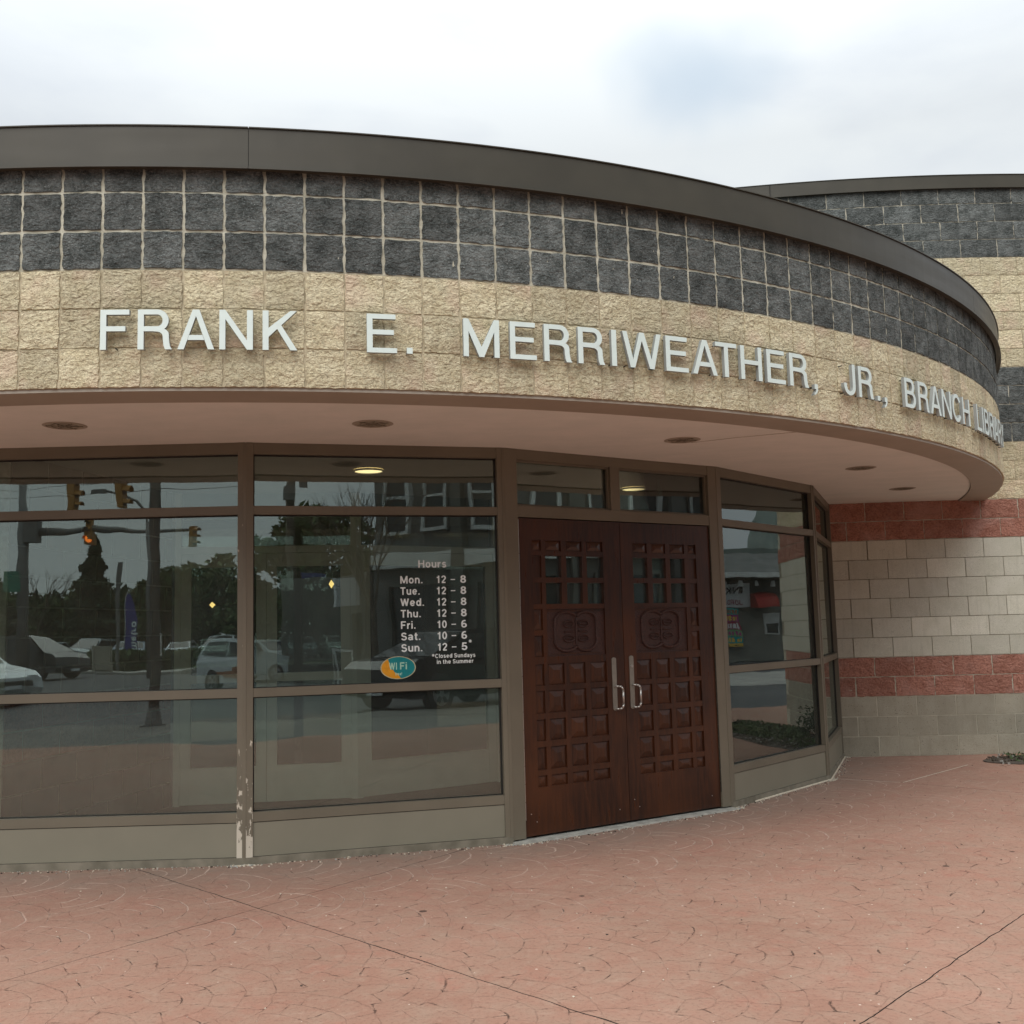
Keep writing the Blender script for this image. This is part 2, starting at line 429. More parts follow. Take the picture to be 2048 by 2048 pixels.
def mat_leaf(name, a, b):
    t = NT(name); v = t.coord()
    n = t.noise(v, 1.3, 4, .6); o = t.n.new('ShaderNodeObjectInfo').outputs['Random']
    c = t.mix(t.mapr(n, .35, .65, 0, 1), a, b)
    return t.out(c, .7, spec=.3)
M['leaf_dark'] = mat_leaf('dark evergreen needles', (.022, .040, .020), (.055, .080, .034))
M['leaf'] = mat_leaf('green leaves', (.035, .065, .024), (.105, .140, .050))
M['leaf_pale'] = mat_leaf('young green leaves', (.05, .08, .025), (.11, .14, .05))
M['pole_metal'] = mat_plain('weathered galvanized steel', (.17, .17, .165), .55, .3, .15, 3)
M['pole_wood'] = mat_plain('utility pole timber', (.10, .082, .065), .9, 0, .25, 5)
M['signal_yellow'] = mat_plain('signal yellow paint', (.36, .17, .035), .5)
M['black'] = mat_plain('black plastic', (.02, .02, .02), .5)
M['tyre'] = mat_plain('tyre rubber', (.022, .022, .022), .85)
M['rim'] = mat_plain('alloy wheel', (.42, .43, .44), .3, .8)
M['head_glass'] = mat_plain('headlight lens', (.6, .62, .63), .12)
M['tail_glass'] = mat_plain('tail light lens', (.35, .02, .02), .2)
M['wall_grey'] = mat_plain('grey building cladding', (.135, .135, .13), .8, 0, .15, .6)
M['shop_grey'] = mat_plain('weathered grey green shop wall', (.17, .175, .155), .85, 0, .2, 1.5)
M['wall_dark'] = mat_plain('dark shopfront cladding', (.10, .10, .09), .7, 0, .2, .8)
M['white_trim'] = mat_plain('white painted trim', (.58, .59, .58), .6)
M['roof_grey'] = mat_plain('weathered roof shingle', (.13, .135, .13), .9, 0, .25, 3)
M['roof_green'] = mat_plain('green grey metal roof', (.15, .185, .17), .6, 0, .2, 2)
M['beige_wall'] = mat_plain('beige rendered wall', (.30, .285, .23), .85, 0, .12, .8)
M['pane_dark'] = mat_plain('dark window pane', (.03, .035, .037), .1)
M['awning_red'] = mat_plain('red awning cloth', (.30, .035, .028), .8)
M['sign_white'] = mat_plain('white banner', (.62, .64, .66), .6, 0, .06)
M['sign_black'] = mat_plain('black print', (.02, .02, .025), .6)
M['sign_blue'] = mat_plain('blue sign', (.025, .045, .22), .5)
M['sign_navy'] = mat_plain('blue violet flag cloth', (.05, .05, .24), .7)
M['sign_red'] = mat_plain('dark red print', (.30, .03, .07), .6)
M['sign_green'] = mat_plain('green sign', (.05, .22, .15), .5)
M['p_teal'] = mat_plain('teal print', (.02, .30, .30), .6)
M['p_yellow'] = mat_plain('yellow print', (.62, .40, .06), .6)
M['p_magenta'] = mat_plain('magenta print', (.36, .04, .20), .6)
M['p_green'] = mat_plain('green print', (.16, .34, .16), .6)
M['p_orange'] = mat_plain('orange print', (.32, .13, .06), .6)
M['oval_teal'] = mat_plain('teal sticker', (.0, .215, .235), .4, 0, .12, 30)
M['oval_orange'] = mat_plain('orange sticker', (.72, .31, .01), .4, 0, .1, 30)
M['oval_cream'] = mat_plain('cream sticker border', (.52, .48, .30), .4, 0, .2, 60)
M['oval_text'] = mat_plain('pale green sticker print', (.42, .70, .55), .4)
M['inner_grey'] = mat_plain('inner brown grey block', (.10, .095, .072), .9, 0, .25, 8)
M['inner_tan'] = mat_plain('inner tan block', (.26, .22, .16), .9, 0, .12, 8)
M['ceiling_in'] = mat_plain('white ceiling', (.45, .43, .40), .9, 0, .04)
M['floor_in'] = mat_plain('dark entrance mat', (.06, .058, .055), .9)
M['tile_in'] = mat_plain('grey floor tile', (.05, .047, .042), .6)
M['wall_in'] = mat_plain('grey inner wall', (.17, .165, .15), .9)
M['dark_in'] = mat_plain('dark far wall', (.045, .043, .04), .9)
M['frame_in'] = mat_plain('pale grey inner frame', (.74, .77, .70), .5, 0, .05)

# ------------------------------------------------------------------ object helpers
def tag(o, label=None, cat=None, group=None, kind=None):
    if label: o['label'] = label
    if cat: o['category'] = cat
    if group: o['group'] = group
    if kind: o['kind'] = kind
    return o

def thing(name, label, cat, loc=(0, 0, 0), group=None):
    o = bpy.data.objects.new(name, None); C.objects.link(o)
    o.location = loc; o.empty_display_size = .1
    return tag(o, label, cat, group)

def wloc(o):
    v = Vector(o.location)
    return v + wloc(o.parent) if o.parent else v

class MB:
    "collects shapes in world coordinates and links them as one mesh object"
    def __init__(s): s.v, s.f, s.mi = [], [], []
    def add(s, vs, fs, mi=0):
        b = len(s.v); s.v += [tuple(p) for p in vs]
        s.f += [tuple(i + b for i in q) for q in fs]; s.mi += [mi] * len(fs)
        return s
    def hexa(s, p, mi=0):     # 8 corners: bottom ring then top ring
        return s.add(p, [(3, 2, 1, 0), (4, 5, 6, 7), (0, 1, 5, 4), (1, 2, 6, 5), (2, 3, 7, 6), (3, 0, 4, 7)], mi)
    def box(s, c, d, rz=0, mi=0):
        cx, cy, cz = c; hx, hy, hz = d[0] / 2, d[1] / 2, d[2] / 2; k, m = cos(rz), sin(rz)
        P = []
        for z in (-hz, hz):
            for x, y in ((-hx, -hy), (hx, -hy), (hx, hy), (-hx, hy)):
                P.append((cx + x * k - y * m, cy + x * m + y * k, cz + z))
        return s.hexa(P, mi)
    def tube(s, a, b, r0, r1=None, n=10, mi=0, caps=True):
        r1 = r0 if r1 is None else r1
        a, b = Vector(a), Vector(b); d = (b - a).normalized()
        x = d.orthogonal().normalized(); y = d.cross(x)
        vs = []
        for q, r in ((a, r0), (b, r1)):
            for i in range(n):
                t_ = 2 * pi * i / n; vs.append(q + x * cos(t_) * r + y * sin(t_) * r)
        fs = [(i, (i + 1) % n, n + (i + 1) % n, n + i) for i in range(n)]
        if caps: fs += [tuple(range(n))[::-1], tuple(range(n, 2 * n))]
        return s.add(vs, fs, mi)
    def path(s, pts, r, n=8, mi=0):
        for a, b in zip(pts, pts[1:]): s.tube(a, b, r, r, n, mi)
        return s
    def prism(s, poly, frame, d0, d1, mi=0, side_mi=None):
        "poly in 2D put through frame(x, y, depth) at depths d0 (front) and d1 (back)"
        n = len(poly)
        vs = [frame(x, y, d0) for x, y in poly] + [frame(x, y, d1) for x, y in poly]
        s.add(vs, [tuple(range(n)), tuple(range(2 * n - 1, n - 1, -1))], mi)
        s.add(vs, [(i, n + i, n + (i + 1) % n, (i + 1) % n) for i in range(n)], mi if side_mi is None else side_mi)
        return s
    def build(s, name, mats, parent=None, smooth=False):
        me = bpy.data.meshes.new(name)
        off = wloc(parent) if parent else Vector((0, 0, 0))
        me.from_pydata([(x - off.x, y - off.y, z - off.z) for x, y, z in s.v], [], s.f)
        for m in (mats if isinstance(mats, (list, tuple)) else [mats]):
            me.materials.append(M[m] if isinstance(m, str) else m)
        me.polygons.foreach_set('material_index', s.mi)
        if smooth: me.polygons.foreach_set('use_smooth', [True] * len(me.polygons))
        me.update()
        o = bpy.data.objects.new(name, me); C.objects.link(o)
        if parent: o.parent = parent
        return o

def inst(name, me, loc, rz, parent=None):
    o = bpy.data.objects.new(name, me); C.objects.link(o)
    if parent:
        o.parent = parent; loc = Vector(loc) - wloc(parent)
    o.location = loc; o.rotation_euler = (0, 0, rz)
    return o

# ------------------------------------------------------------------ layout numbers (metres)
CX, CY, R = -2.380, 12.746, 7.603          # canopy circle
TX, TY, TR = 4.9, 25.11, 14.0              # rounded tower wall circle
CO = .2047                                 # block course height
ZS = 13 * CO                               # soffit level, 2.66
P = [(-6.75, 8.30), (-5.063, 7.150), (-3.400, 6.690), (-1.714, 6.707), (-.051, 7.155), (1.635, 8.285), (2.778, 9.602), (3.395, 11.180)]
def cyl(th, r, z): return (CX + r * cos(th), CY + r * sin(th), z)
def tow(th, r, z): return (TX + r * cos(th), TY + r * sin(th), z)
D = radians

# ------------------------------------------------------------------ ground
def poly_sheet(name, pts, z, mat, label_kind='structure'):
    o = MB().add([(x, y, z) for x, y in pts], [tuple(range(len(pts)))]).build(name, mat)
    tag(o, kind=label_kind)
    return o
poly_sheet('ground', [(-700, -700), (700, -700), (700, 700), (-700, 700)], -.16, 'lawn')
poly_sheet('road', [(-160, -46), (-21.7, -38.4), (-13.3, -32.5), (-6, -36), (12.5, -36), (60, -20), (60, 40), (12.2, 40), (9.9, 2), (8.6, -3.4), (-160, -5.1)], -.12, 'asphalt')
poly_sheet('parking_lot', [(-95, -47), (25, -47), (25, -70), (-95, -70)], -.10, 'asphalt')

# plaza: slabs of stamped concrete divided by open joints
PLAZA = [(-30, -.95), (8.6, -.95), (9.3, 2.0), (11.6, 16), (11.6, 16), (8.2, 16), (8.0, 12), (-3, 7.6), (-30, 12)]
pavement = MB().add([(x, y, -.035) for x, y in [(-30, -.95), (8.6, -.95), (9.3, 2.0), (11.6, 16), (8, 16), (-30, 12.6)]], [(0, 1, 2, 3, 4, 5)]).build('pavement', 'crack')
tag(pavement, kind='structure')
def clip(poly, a, b, off):
    "keep the part of poly left of a->b, pulled back by off"
    n = Vector((-(b[1] - a[1]), b[0] - a[0])).normalized()
    dd = lambda p: (p[0] - a[0]) * n.x + (p[1] - a[1]) * n.y - off
    out = []
    for i, p in enumerate(poly):
        q = poly[(i + 1) % len(poly)]; dp, dq = dd(p), dd(q)
        if dp >= 0: out.append(p)
        if dp * dq < 0:
            t_ = dp / (dp - dq); out.append((p[0] + (q[0] - p[0]) * t_, p[1] + (q[1] - p[1]) * t_))
    return out
JA = ((-2.225, 6.527), (.111, 4.146)); JB = ((-2.171, 4.594), (-1.277, 5.792)); JC = ((1.186, 3.878), (2.365, 5.161))
def ext(l, k=60):
    (x0, y0), (x1, y1) = l; dx, dy = x1 - x0, y1 - y0; q = hypot(dx, dy)
    return (x0 - dx / q * k, y0 - dy / q * k), (x1 + dx / q * k, y1 + dy / q * k)
lines = [JA, JB, JC, ((-1.75, -.2), (-4.0, 2.2)), ((3.95, 2.9), (6.2, 5.2)), ((3.338, 9.352), (6.8, 5.9))]
polys = [[(-30, -.95), (8.6, -.95), (9.3, 2.0), (11.6, 16), (8, 16), (-30, 12.6)]]
for l in lines:
    a, b = ext(l); nx = []
    for p_ in polys:
        for q in (clip(p_, a, b, .0028 if l in (JA, JC) else .0019), clip(p_, b, a, .0028 if l in (JA, JC) else .0019)):
            if len(q) > 2: nx.append(q)
    polys = nx
def rough_edge(p):
    "subdivide the sides near the camera and let them wander, as a cracked joint does"
    out = []
    for i, a in enumerate(p):
        b = p[(i + 1) % len(p)]; L = hypot(b[0] - a[0], b[1] - a[1])
        mx, my = (a[0] + b[0]) / 2, (a[1] + b[1]) / 2
        out.append(a)
        n_ = min(400, int(L / .03))
        for k in range(1, n_):
            u = k / n_; x = a[0] + (b[0] - a[0]) * u; y = a[1] + (b[1] - a[1]) * u
            if -4.5 < x < 6 and 2.5 < y < 11 :
                w_ = noise.noise(Vector((x * 9, y * 9, 3))) * .008 + noise.noise(Vector((x * 40, y * 40, 1))) * .003
                g_ = max(0, noise.noise(Vector((x * 2.2, y * 2.2, 9)))) * .004
                nx_, ny_ = -(b[1] - a[1]) / L, (b[0] - a[0]) / L
                sx = 1 if (nx_, ny_) > (0, 0) else -1
                out.append((x + nx_ * sx * w_ + nx_ * g_, y + ny_ * sx * w_ + ny_ * g_))
    return out
for p_ in polys:
    q = rough_edge(p_); n_ = len(q)
    mb = MB().add([(x, y, 0) for x, y in q], [tuple(range(n_))])
    vs = [(x, y, 0) for x, y in q] + [(x, y, -.03) for x, y in q]
    mb.add(vs, [(i, i + n_, (i + 1) % n_ + n_, (i + 1) % n_) for i in range(n_)], 1)
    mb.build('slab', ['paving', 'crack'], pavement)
# pale hairline patch lines in the far corner
for a, b in (((2.55, 9.85), (3.32, 9.36)), ((3.34, 9.352), (4.334, 10.352))):
    mb = MB(); dx, dy = b[0] - a[0], b[1] - a[1]; L = hypot(dx, dy); nx_, ny_ = -dy / L * .006, dx / L * .006
    mb.add([(a[0] - nx_, a[1] - ny_, .0015), (b[0] - nx_, b[1] - ny_, .0015), (b[0] + nx_, b[1] + ny_, .0015), (a[0] + nx_, a[1] + ny_, .0015)], [(0, 1, 2, 3)])
    mb.build('joint_filler', 'caulk', pavement)
sidewalk = MB().add([(x, y, z) for z in (-.13, -.004) for x, y in [(-160, -4.95), (8.75, -4.45), (8.62, -.945), (-160, -.945)]], [(3, 2, 1, 0), (4, 5, 6, 7), (0, 1, 5, 4), (1, 2, 6, 5), (2, 3, 7, 6), (3, 0, 4, 7)]).build('sidewalk', 'old_concrete')
tag(sidewalk, kind='structure')
kerb = MB()
for a, b in (((-160, -46.2), (-21.7, -38.6)), ((-21.7, -38.6), (-13.3, -32.7)), ((-13.3, -32.7), (-6, -36.2)), ((-6, -36.2), (12.5, -36.2))):
    dx, dy = b[0] - a[0], b[1] - a[1]; L = hypot(dx, dy); mx, my = (a[0] + b[0]) / 2, (a[1] + b[1]) / 2
    kerb.box((mx, my, -.07), (L, .25, .14), atan2(dy, dx))
    kerb.box((mx + dy / L * 1.2, my - dx / L * 1.2, -.09), (L, 1.7, .12), atan2(dy, dx))
tag(kerb.build('far_pavement', 'concrete'), kind='structure')
tag(MB().add([(9.0, -3.4, -.112), (17.0, -30, -.112), (19.5, -29.5, -.112), (26, 5, -.112), (26, 34, -.112), (19.5, 34, -.112), (19.0, 9, -.112), (9.6, -17.0, -.112)], [(1, 2, 3, 4, 5, 6, 7)]).build('side_pavement', 'concrete'), kind='structure')

# ------------------------------------------------------------------ split-face blocks
def block_mesh(name, w, h, mat, seed, rough=True, depth=.07, nx=8, nz=8, ragged=.0042):
    rnd = random.Random(seed); vs, fs = [], []
    for j in range(nz + 1):
        for i in range(nx + 1):
            x = -w / 2 + w * i / nx; z = -h / 2 + h * j / nz; y = 0
            e_ = min(i, nx - i) ; g_ = min(j, nz - j)
            if rough:
                y = -(.0045 + .007 * noise.noise(Vector((x * 13 + seed * 7.1, z * 13, seed))) + .005 * noise.noise(Vector((x * 38 + seed * 3.1, z * 38, seed + 5))))
                if e_ == 0 or g_ == 0: y *= .55
                if e_ == 0: x += rnd.uniform(-ragged, ragged)
                if g_ == 0: z += rnd.uniform(-ragged, ragged) * .7
            else:
                y = -.001
            vs.append((x, y, z))
    idx = lambda i, j: j * (nx + 1) + i
    for j in range(nz):
        for i in range(nx): fs.append((idx(i, j), idx(i + 1, j), idx(i + 1, j + 1), idx(i, j + 1)))
    ring = [idx(i, 0) for i in range(nx)] + [idx(nx, j) for j in range(nz)] + [idx(i, nz) for i in range(nx, 0, -1)] + [idx(0, j) for j in range(nz, 0, -1)]
    b = len(vs); n = len(ring)
    for r_ in ring: vs.append(vs[r_])
    for r_ in ring: x, y, z = vs[r_]; vs.append((x, depth, z))
    for i in range(n): fs.append((b + (i + 1) % n, b + i, b + n + i, b + n + (i + 1) % n))
    me = bpy.data.meshes.new(name); me.from_pydata(vs, [], fs); me.materials.append(M[mat])
    me.polygons.foreach_set('use_smooth', [rough] * (nx * nz) + [False] * n); me.update()
    return me
NV = 7
UN = radians(1.532)                         # canopy block module, 0.2033 m
B = {}
for mt in ('tan_split', 'dark_split'):
    jw = .0155 if mt == 'dark_split' else .011
    B['c_' + mt] = [block_mesh('block', .2033 - jw, CO - (.0135 if mt == 'dark_split' else .0095), mt, s_ + (20 if mt == 'tan_split' else 0)) for s_ in range(NV)]
    B['t_' + mt] = [block_mesh('block', .405 - .010, CO - .0095, mt, s_ + 50, nx=12, nz=7) for s_ in range(NV)]
B['t_red_split'] = [block_mesh('block', .405 - .010, CO - .0095, 'red_split', s_ + 80, nx=12, nz=7) for s_ in range(NV)]
B['t_cream_block'] = [block_mesh('block', .405 - .007, CO - .0065, 'cream_block', 1, rough=False, nx=4, nz=4)]
B['t_grey_block'] = [block_mesh('block', .405 - .009, CO - .0080, 'grey_block', 2, rough=False, nx=4, nz=4)]

# ------------------------------------------------------------------ curved canopy
canopy = thing('entrance_canopy', 'curved entrance canopy clad in tan and charcoal block above the glazed entrance', 'canopy', (CX, CY - R, ZS))
def arc_wall(mb, fn, r, z0, z1, a0, a1, n, mi=0, flip=False):
    vs = []
    for i in range(n + 1):
        th = a0 + (a1 - a0) * i / n
        vs += [fn(th, r, z0), fn(th, r, z1)]
    fs = [(2 * i, 2 * i + 2, 2 * i + 3, 2 * i + 1) for i in range(n)]
    if flip: fs = [q[::-1] for q in fs]
    return mb.add(vs, fs, mi)
def arc_solid(mb, fn, ro, ri, z0, z1, a0, a1, n, mi=0):
    vs = []
    for i in range(n + 1):
        th = a0 + (a1 - a0) * i / n
        vs += [fn(th, ro, z0), fn(th, ro, z1), fn(th, ri, z1), fn(th, ri, z0)]
    fs = []
    for i in range(n):
        a, b = 4 * i, 4 * i + 4
        for k in range(4): fs.append((a + k, b + k, b + (k + 1) % 4, a + (k + 1) % 4))
    fs += [(3, 2, 1, 0), (4 * n, 4 * n + 1, 4 * n + 2, 4 * n + 3)]
    return mb.add(vs, fs, mi)
A0, A1 = D(-166), D(-12.2)
arc_solid(MB(), cyl, R - .004, R - .19, ZS + .004, ZS + 3 * CO, A0, A1, 160).build('mortar_backing', 'mortar_tan', canopy)
arc_solid(MB(), cyl, R - .004, R - .19, ZS + 3 * CO + .0005, ZS + 1.18, A0, A1, 160).build('mortar_backing', 'mortar_light', canopy)
TH0 = D(-90.58)
stuffd, stufft = [], []
rb = random.Random(4)
for k in range(-40, 52):
    th = TH0 + UN * (k + .5)
    if th > D(-12.6) or th < D(-150): continue
    for row in range(6):
        mt = 'tan_split' if row < 3 else 'dark_split'
        z = ZS + CO * (row + .5)
        me = rb.choice(B['c_' + mt])
        vis = D(-98.5) < th < D(-25)
        loc = Vector(cyl(th, R - .002 + rb.uniform(-.0015, .002), z + rb.uniform(-.0012, .0012)))
        if vis:
            inst('block', me, loc, th + pi / 2, canopy)
        else:
            (stufft if row < 3 else stuffd).append((me, loc, th + pi / 2))
def join_stuff(name, items, mat, parent):
    mb = MB()
    for me, loc, rz in items:
        c_, s_ = cos(rz), sin(rz)
        mb.add([(loc.x + v.co.x * c_ - v.co.y * s_, loc.y + v.co.x * s_ + v.co.y * c_, loc.z + v.co.z) for v in me.vertices], [tuple(p_.vertices) for p_ in me.polygons])
    o = mb.build(name, mat, parent); o['kind'] = 'stuff'; return o
join_stuff('hidden_blocks', stufft, 'tan_split', canopy)
join_stuff('hidden_blocks', stuffd, 'dark_split', canopy)
# metal coping in lengths, with a drip edge
CZ0, CZ1 = 3.800, 4.020
joints = [D(-165), D(-126.9), D(-81.97), D(-37.09), A1]
for a, b in zip(joints, joints[1:]):
    g_ = .0016 / R
    mb = MB(); n = max(8, int((b - a) / D(1.0)))
    arc_solid(mb, cyl, R + .044, R + .040, CZ0, CZ1 - .001, a + g_, b - g_, n)
    arc_solid(mb, cyl, R + .0395, R + .015, CZ0 + .001, CZ0 + .006, a + g_, b - g_, n)
    arc_solid(mb, cyl, R + .052, R - .22, CZ1, CZ1 + .006, a + g_, b - g_, n)
    arc_solid(mb, cyl, R + .058, R + .0445, CZ0 - .003, CZ0 + .007, a + g_, b - g_, n)
    mb.build('coping', 'coping', canopy)
arc_solid(MB(), cyl, R + .040, R + .02, CZ0 + .01, CZ1 + .004, A0, A1, 120).build('coping_strip', 'black_gap', canopy)
# soffit: trim ring, shadow gap, painted disc
mb = MB()
arc_solid(mb, cyl, R - .012, R - .285, ZS - .014, ZS + .003, A0, A1, 160)
mb.build('soffit_trim', 'ring', canopy)
mb = MB()
arc_solid(mb, cyl, R - .2855, R - .2885, ZS - .004, ZS + .003, A0, A1, 160)
mb.build('shadow_gap', 'black_gap', canopy)
n = 120; vs = []
for i in range(n + 1):
    th = A0 + (A1 - A0) * i / n
    vs.append(cyl(th, R - .289, ZS - .002))
o = MB().add(vs, [tuple(range(n + 1))[::-1]]).build('soffit', 'soffit', canopy)
MB().add([(x, y, 3.78) for x, y, z in [cyl(A0 + (A1 - A0) * i / 60, R - .1, 0) for i in range(61)]], [tuple(range(61))]).build('unseen_roof', 'roof_grey', canopy)  # roof slab added out of view to stop light leaking in
# hairline crack in the soffit
MB().path([(1.25, 7.15, ZS - .0035), (1.52, 7.0, ZS - .0035), (1.86, 6.86, ZS - .0035), (2.3, 6.7, ZS - .0035)], .0018, 4).build('plaster_crack', 'ring', canopy)

# round downlights in the soffit
LIGHTS = [(-107.2, 'round soffit downlight beyond the left end of the windows'), (-91.86, 'round soffit downlight above the left window panel'), (-76.6, 'round soffit downlight above the window panel with the opening hours'),
          (-58.1, 'round soffit downlight above the wooden doors'), (-38.4, 'round soffit downlight second from the right end of the canopy'), (-24.07, 'round soffit downlight nearest the block wall at the right')]
for a, lab in LIGHTS:
    c_ = Vector(cyl(D(a), R - .885, ZS - .002))
    t_ = thing('downlight', lab, 'light', (c_.x, c_.y, ZS - .002), 'round downlights in the canopy soffit')
    mb = MB(); n = 32
    for i in range(n):
        u0, u1 = 2 * pi * i / n, 2 * pi * (i + 1) / n
        ro, ri = .124, .106
        q = []
        for r_, z_ in ((ro, ZS - .003), (ri, ZS - .007), (ri - .006, ZS - .0025)):
            q += [(c_.x + r_ * cos(u0), c_.y + r_ * sin(u0), z_), (c_.x + r_ * cos(u1), c_.y + r_ * sin(u1), z_)]
        mb.add(q, [(0, 1, 3, 2), (2, 3, 5, 4)])
    mb.build('trim_ring', 'ring', t_)
    mb = MB(); ph = radians(a) + rb.uniform(0, 1)
    mb.add([(c_.x + .100 * cos(2 * pi * i / n), c_.y + .100 * sin(2 * pi * i / n), ZS - .0035) for i in range(n)], [tuple(range(n))[::-1]])
    mb.build('lens', 'lens_off', t_)
    mb = MB()
    for k in range(3):
        q = ph + k * pi / 3
        mb.tube((c_.x - .1 * cos(q), c_.y - .1 * sin(q), ZS - .006), (c_.x + .1 * cos(q), c_.y + .1 * sin(q), ZS - .006), .0018, n=5)
    for rr_ in (.04, .075):
        mb.path([(c_.x + rr_ * cos(2 * pi * i / 20), c_.y + rr_ * sin(2 * pi * i / 20), ZS - .006) for i in range(21)], .0014, 4)
    mb.build('grille', 'frame', t_)

# ------------------------------------------------------------------ letters on the fascia
RL = R + .05
def sx(pts, w): return [(x * w, y) for x, y in pts]
def arcpts(cx, cy, rx, ry, a0, a1, n):
    return [(cx + rx * cos(D(a0 + (a1 - a0) * i / n)), cy + ry * sin(D(a0 + (a1 - a0) * i / n))) for i in range(n + 1)]
T_ = .0295          # stroke thickness, metres
def quad_strip(outer, inner):
    "pairs of outer and inner points into quads"
    return [[outer[i], outer[i + 1], inner[i + 1], inner[i]] for i in range(len(outer) - 1)]
def glyph(ch, w, h):
    t = T_; hb = t * .87
    if ch == 'F': return [[(0, 0), (t, 0), (t, h), (0, h)], [(t, h - hb), (w, h - hb), (w, h), (t, h)], [(t, h * .46), (w * .87, h * .46), (w * .87, h * .46 + hb), (t, h * .46 + hb)]]
    if ch == 'E': return [[(0, 0), (t, 0), (t, h), (0, h)], [(t, h - hb), (w * .96, h - hb), (w * .96, h), (t, h)], [(t, h * .47), (w * .9, h * .47), (w * .9, h * .47 + hb), (t, h * .47 + hb)], [(t, 0), (w, 0), (w, hb), (t, hb)]]
    if ch == 'L': return [[(0, 0), (t, 0), (t, h), (0, h)], [(t, 0), (w, 0), (w, hb), (t, hb)]]
    if ch == 'I': return [[(0, 0), (w, 0), (w, h), (0, h)]]
    if ch == 'H': return [[(0, 0), (t, 0), (t, h), (0, h)], [(w - t, 0), (w, 0), (w, h), (w - t, h)], [(t, h * .46), (w - t, h * .46), (w - t, h * .46 + hb), (t, h * .46 + hb)]]
    if ch == 'T': return [[(0, h - hb), (w, h - hb), (w, h), (0, h)], [(w / 2 - t / 2, 0), (w / 2 + t / 2, 0), (w / 2 + t / 2, h - hb), (w / 2 - t / 2, h - hb)]]
    if ch == 'N': return [[(0, 0), (t, 0), (t, h), (0, h)], [(w - t, 0), (w, 0), (w, h), (w - t, h)], [(t, h), (t, h - .048), (w - t, 0), (w - t, .048)]]
    if ch == 'M': return [[(0, 0), (t * .95, 0), (t * .95, h), (0, h)], [(w - t * .95, 0), (w, 0), (w, h), (w - t * .95, h)],
                          [(t * .95, h), (t * .95, h - .068), (w / 2 - .013, 0), (w / 2, 0), (w / 2, .055)], [(w - t * .95, h), (w / 2, .055), (w / 2, 0), (w / 2 + .013, 0), (w - t * .95, h - .068)]]
    if ch == 'W':
        q = w / 4; s_ = t * .98
        return [[(0, h), (q - s_ / 2, 0), (q + s_ / 2, 0), (s_, h)], [(q - s_ / 2 + .004, 0), (q + s_ / 2, 0), (2 * q + s_ / 2, h), (2 * q - s_ / 2, h)],
                [(2 * q - s_ / 2, h), (3 * q - s_ / 2, 0), (3 * q + s_ / 2, 0), (2 * q + s_ / 2, h)], [(3 * q - s_ / 2, 0), (3 * q + s_ / 2, 0), (w, h), (w - s_, h)]]
    if ch == 'A': return [[(0, 0), (t * 1.05, 0), (w / 2, h * .84), (w / 2, h), (w / 2 - t * .55, h)], [(w, 0), (w / 2 + t * .55, h), (w / 2, h), (w / 2, h * .84), (w - t * 1.05, 0)],
                          [(w * .27, h * .235), (w * .73, h * .235), (w * .68, h * .235 + hb), (w * .32, h * .235 + hb)]]
    if ch == 'K': return [[(0, 0), (t, 0), (t, h), (0, h)], [(t, h * .33), (t, h * .33 + .047), (w * .80, h), (w * .985, h)], [(w * .375, h * .60), (w * .50, h * .685), (w, 0), (w * .80, 0)]]
    if ch == 'Y': return [[(w / 2 - t / 2, 0), (w / 2 + t / 2, 0), (w / 2 + t / 2, h * .42), (w / 2 - t / 2, h * .42)], [(0, h), (w / 2 - t / 2, h * .40), (w / 2, h * .52), (t * 1.15, h)], [(w, h), (w - t * 1.15, h), (w / 2, h * .52), (w / 2 + t / 2, h * .40)]]
    if ch == '.': return [[(0, 0), (w, 0), (w, w * 1.05), (0, w * 1.05)]]
    if ch == ',': return [[(w * .25, 0), (w, 0), (w, .032), (w * .25, .032)], [(w * .62, 0), (w * .45, -.018), (w * .1, -.028), (w * .1, -.040), (w * .75, -.026), (w, -.004), (w, 0)]]
    if ch == 'J':
        r_ = w / 2; o_ = arcpts(r_, r_ * 1.02, r_, r_ * 1.05, 180, 360, 14); i_ = arcpts(r_, r_ * 1.02, r_ - t, r_ * 1.05 - hb, 180, 360, 14)
        return quad_strip(o_, i_) + [[(w - t, r_ * 1.02), (w, r_ * 1.02), (w, h), (w - t, h)], [(0, r_ * 1.02), (t, r_ * 1.02), (t, r_ * 1.02 + .014), (0, r_ * 1.02 + .014)]]
    if ch == 'C':
        o_ = arcpts(w / 2, h / 2, w / 2, h / 2 + .003, 32, 328, 26); i_ = arcpts(w / 2, h / 2, w / 2 - t, h / 2 - hb, 36, 324, 26)
        return quad_strip(o_, i_)
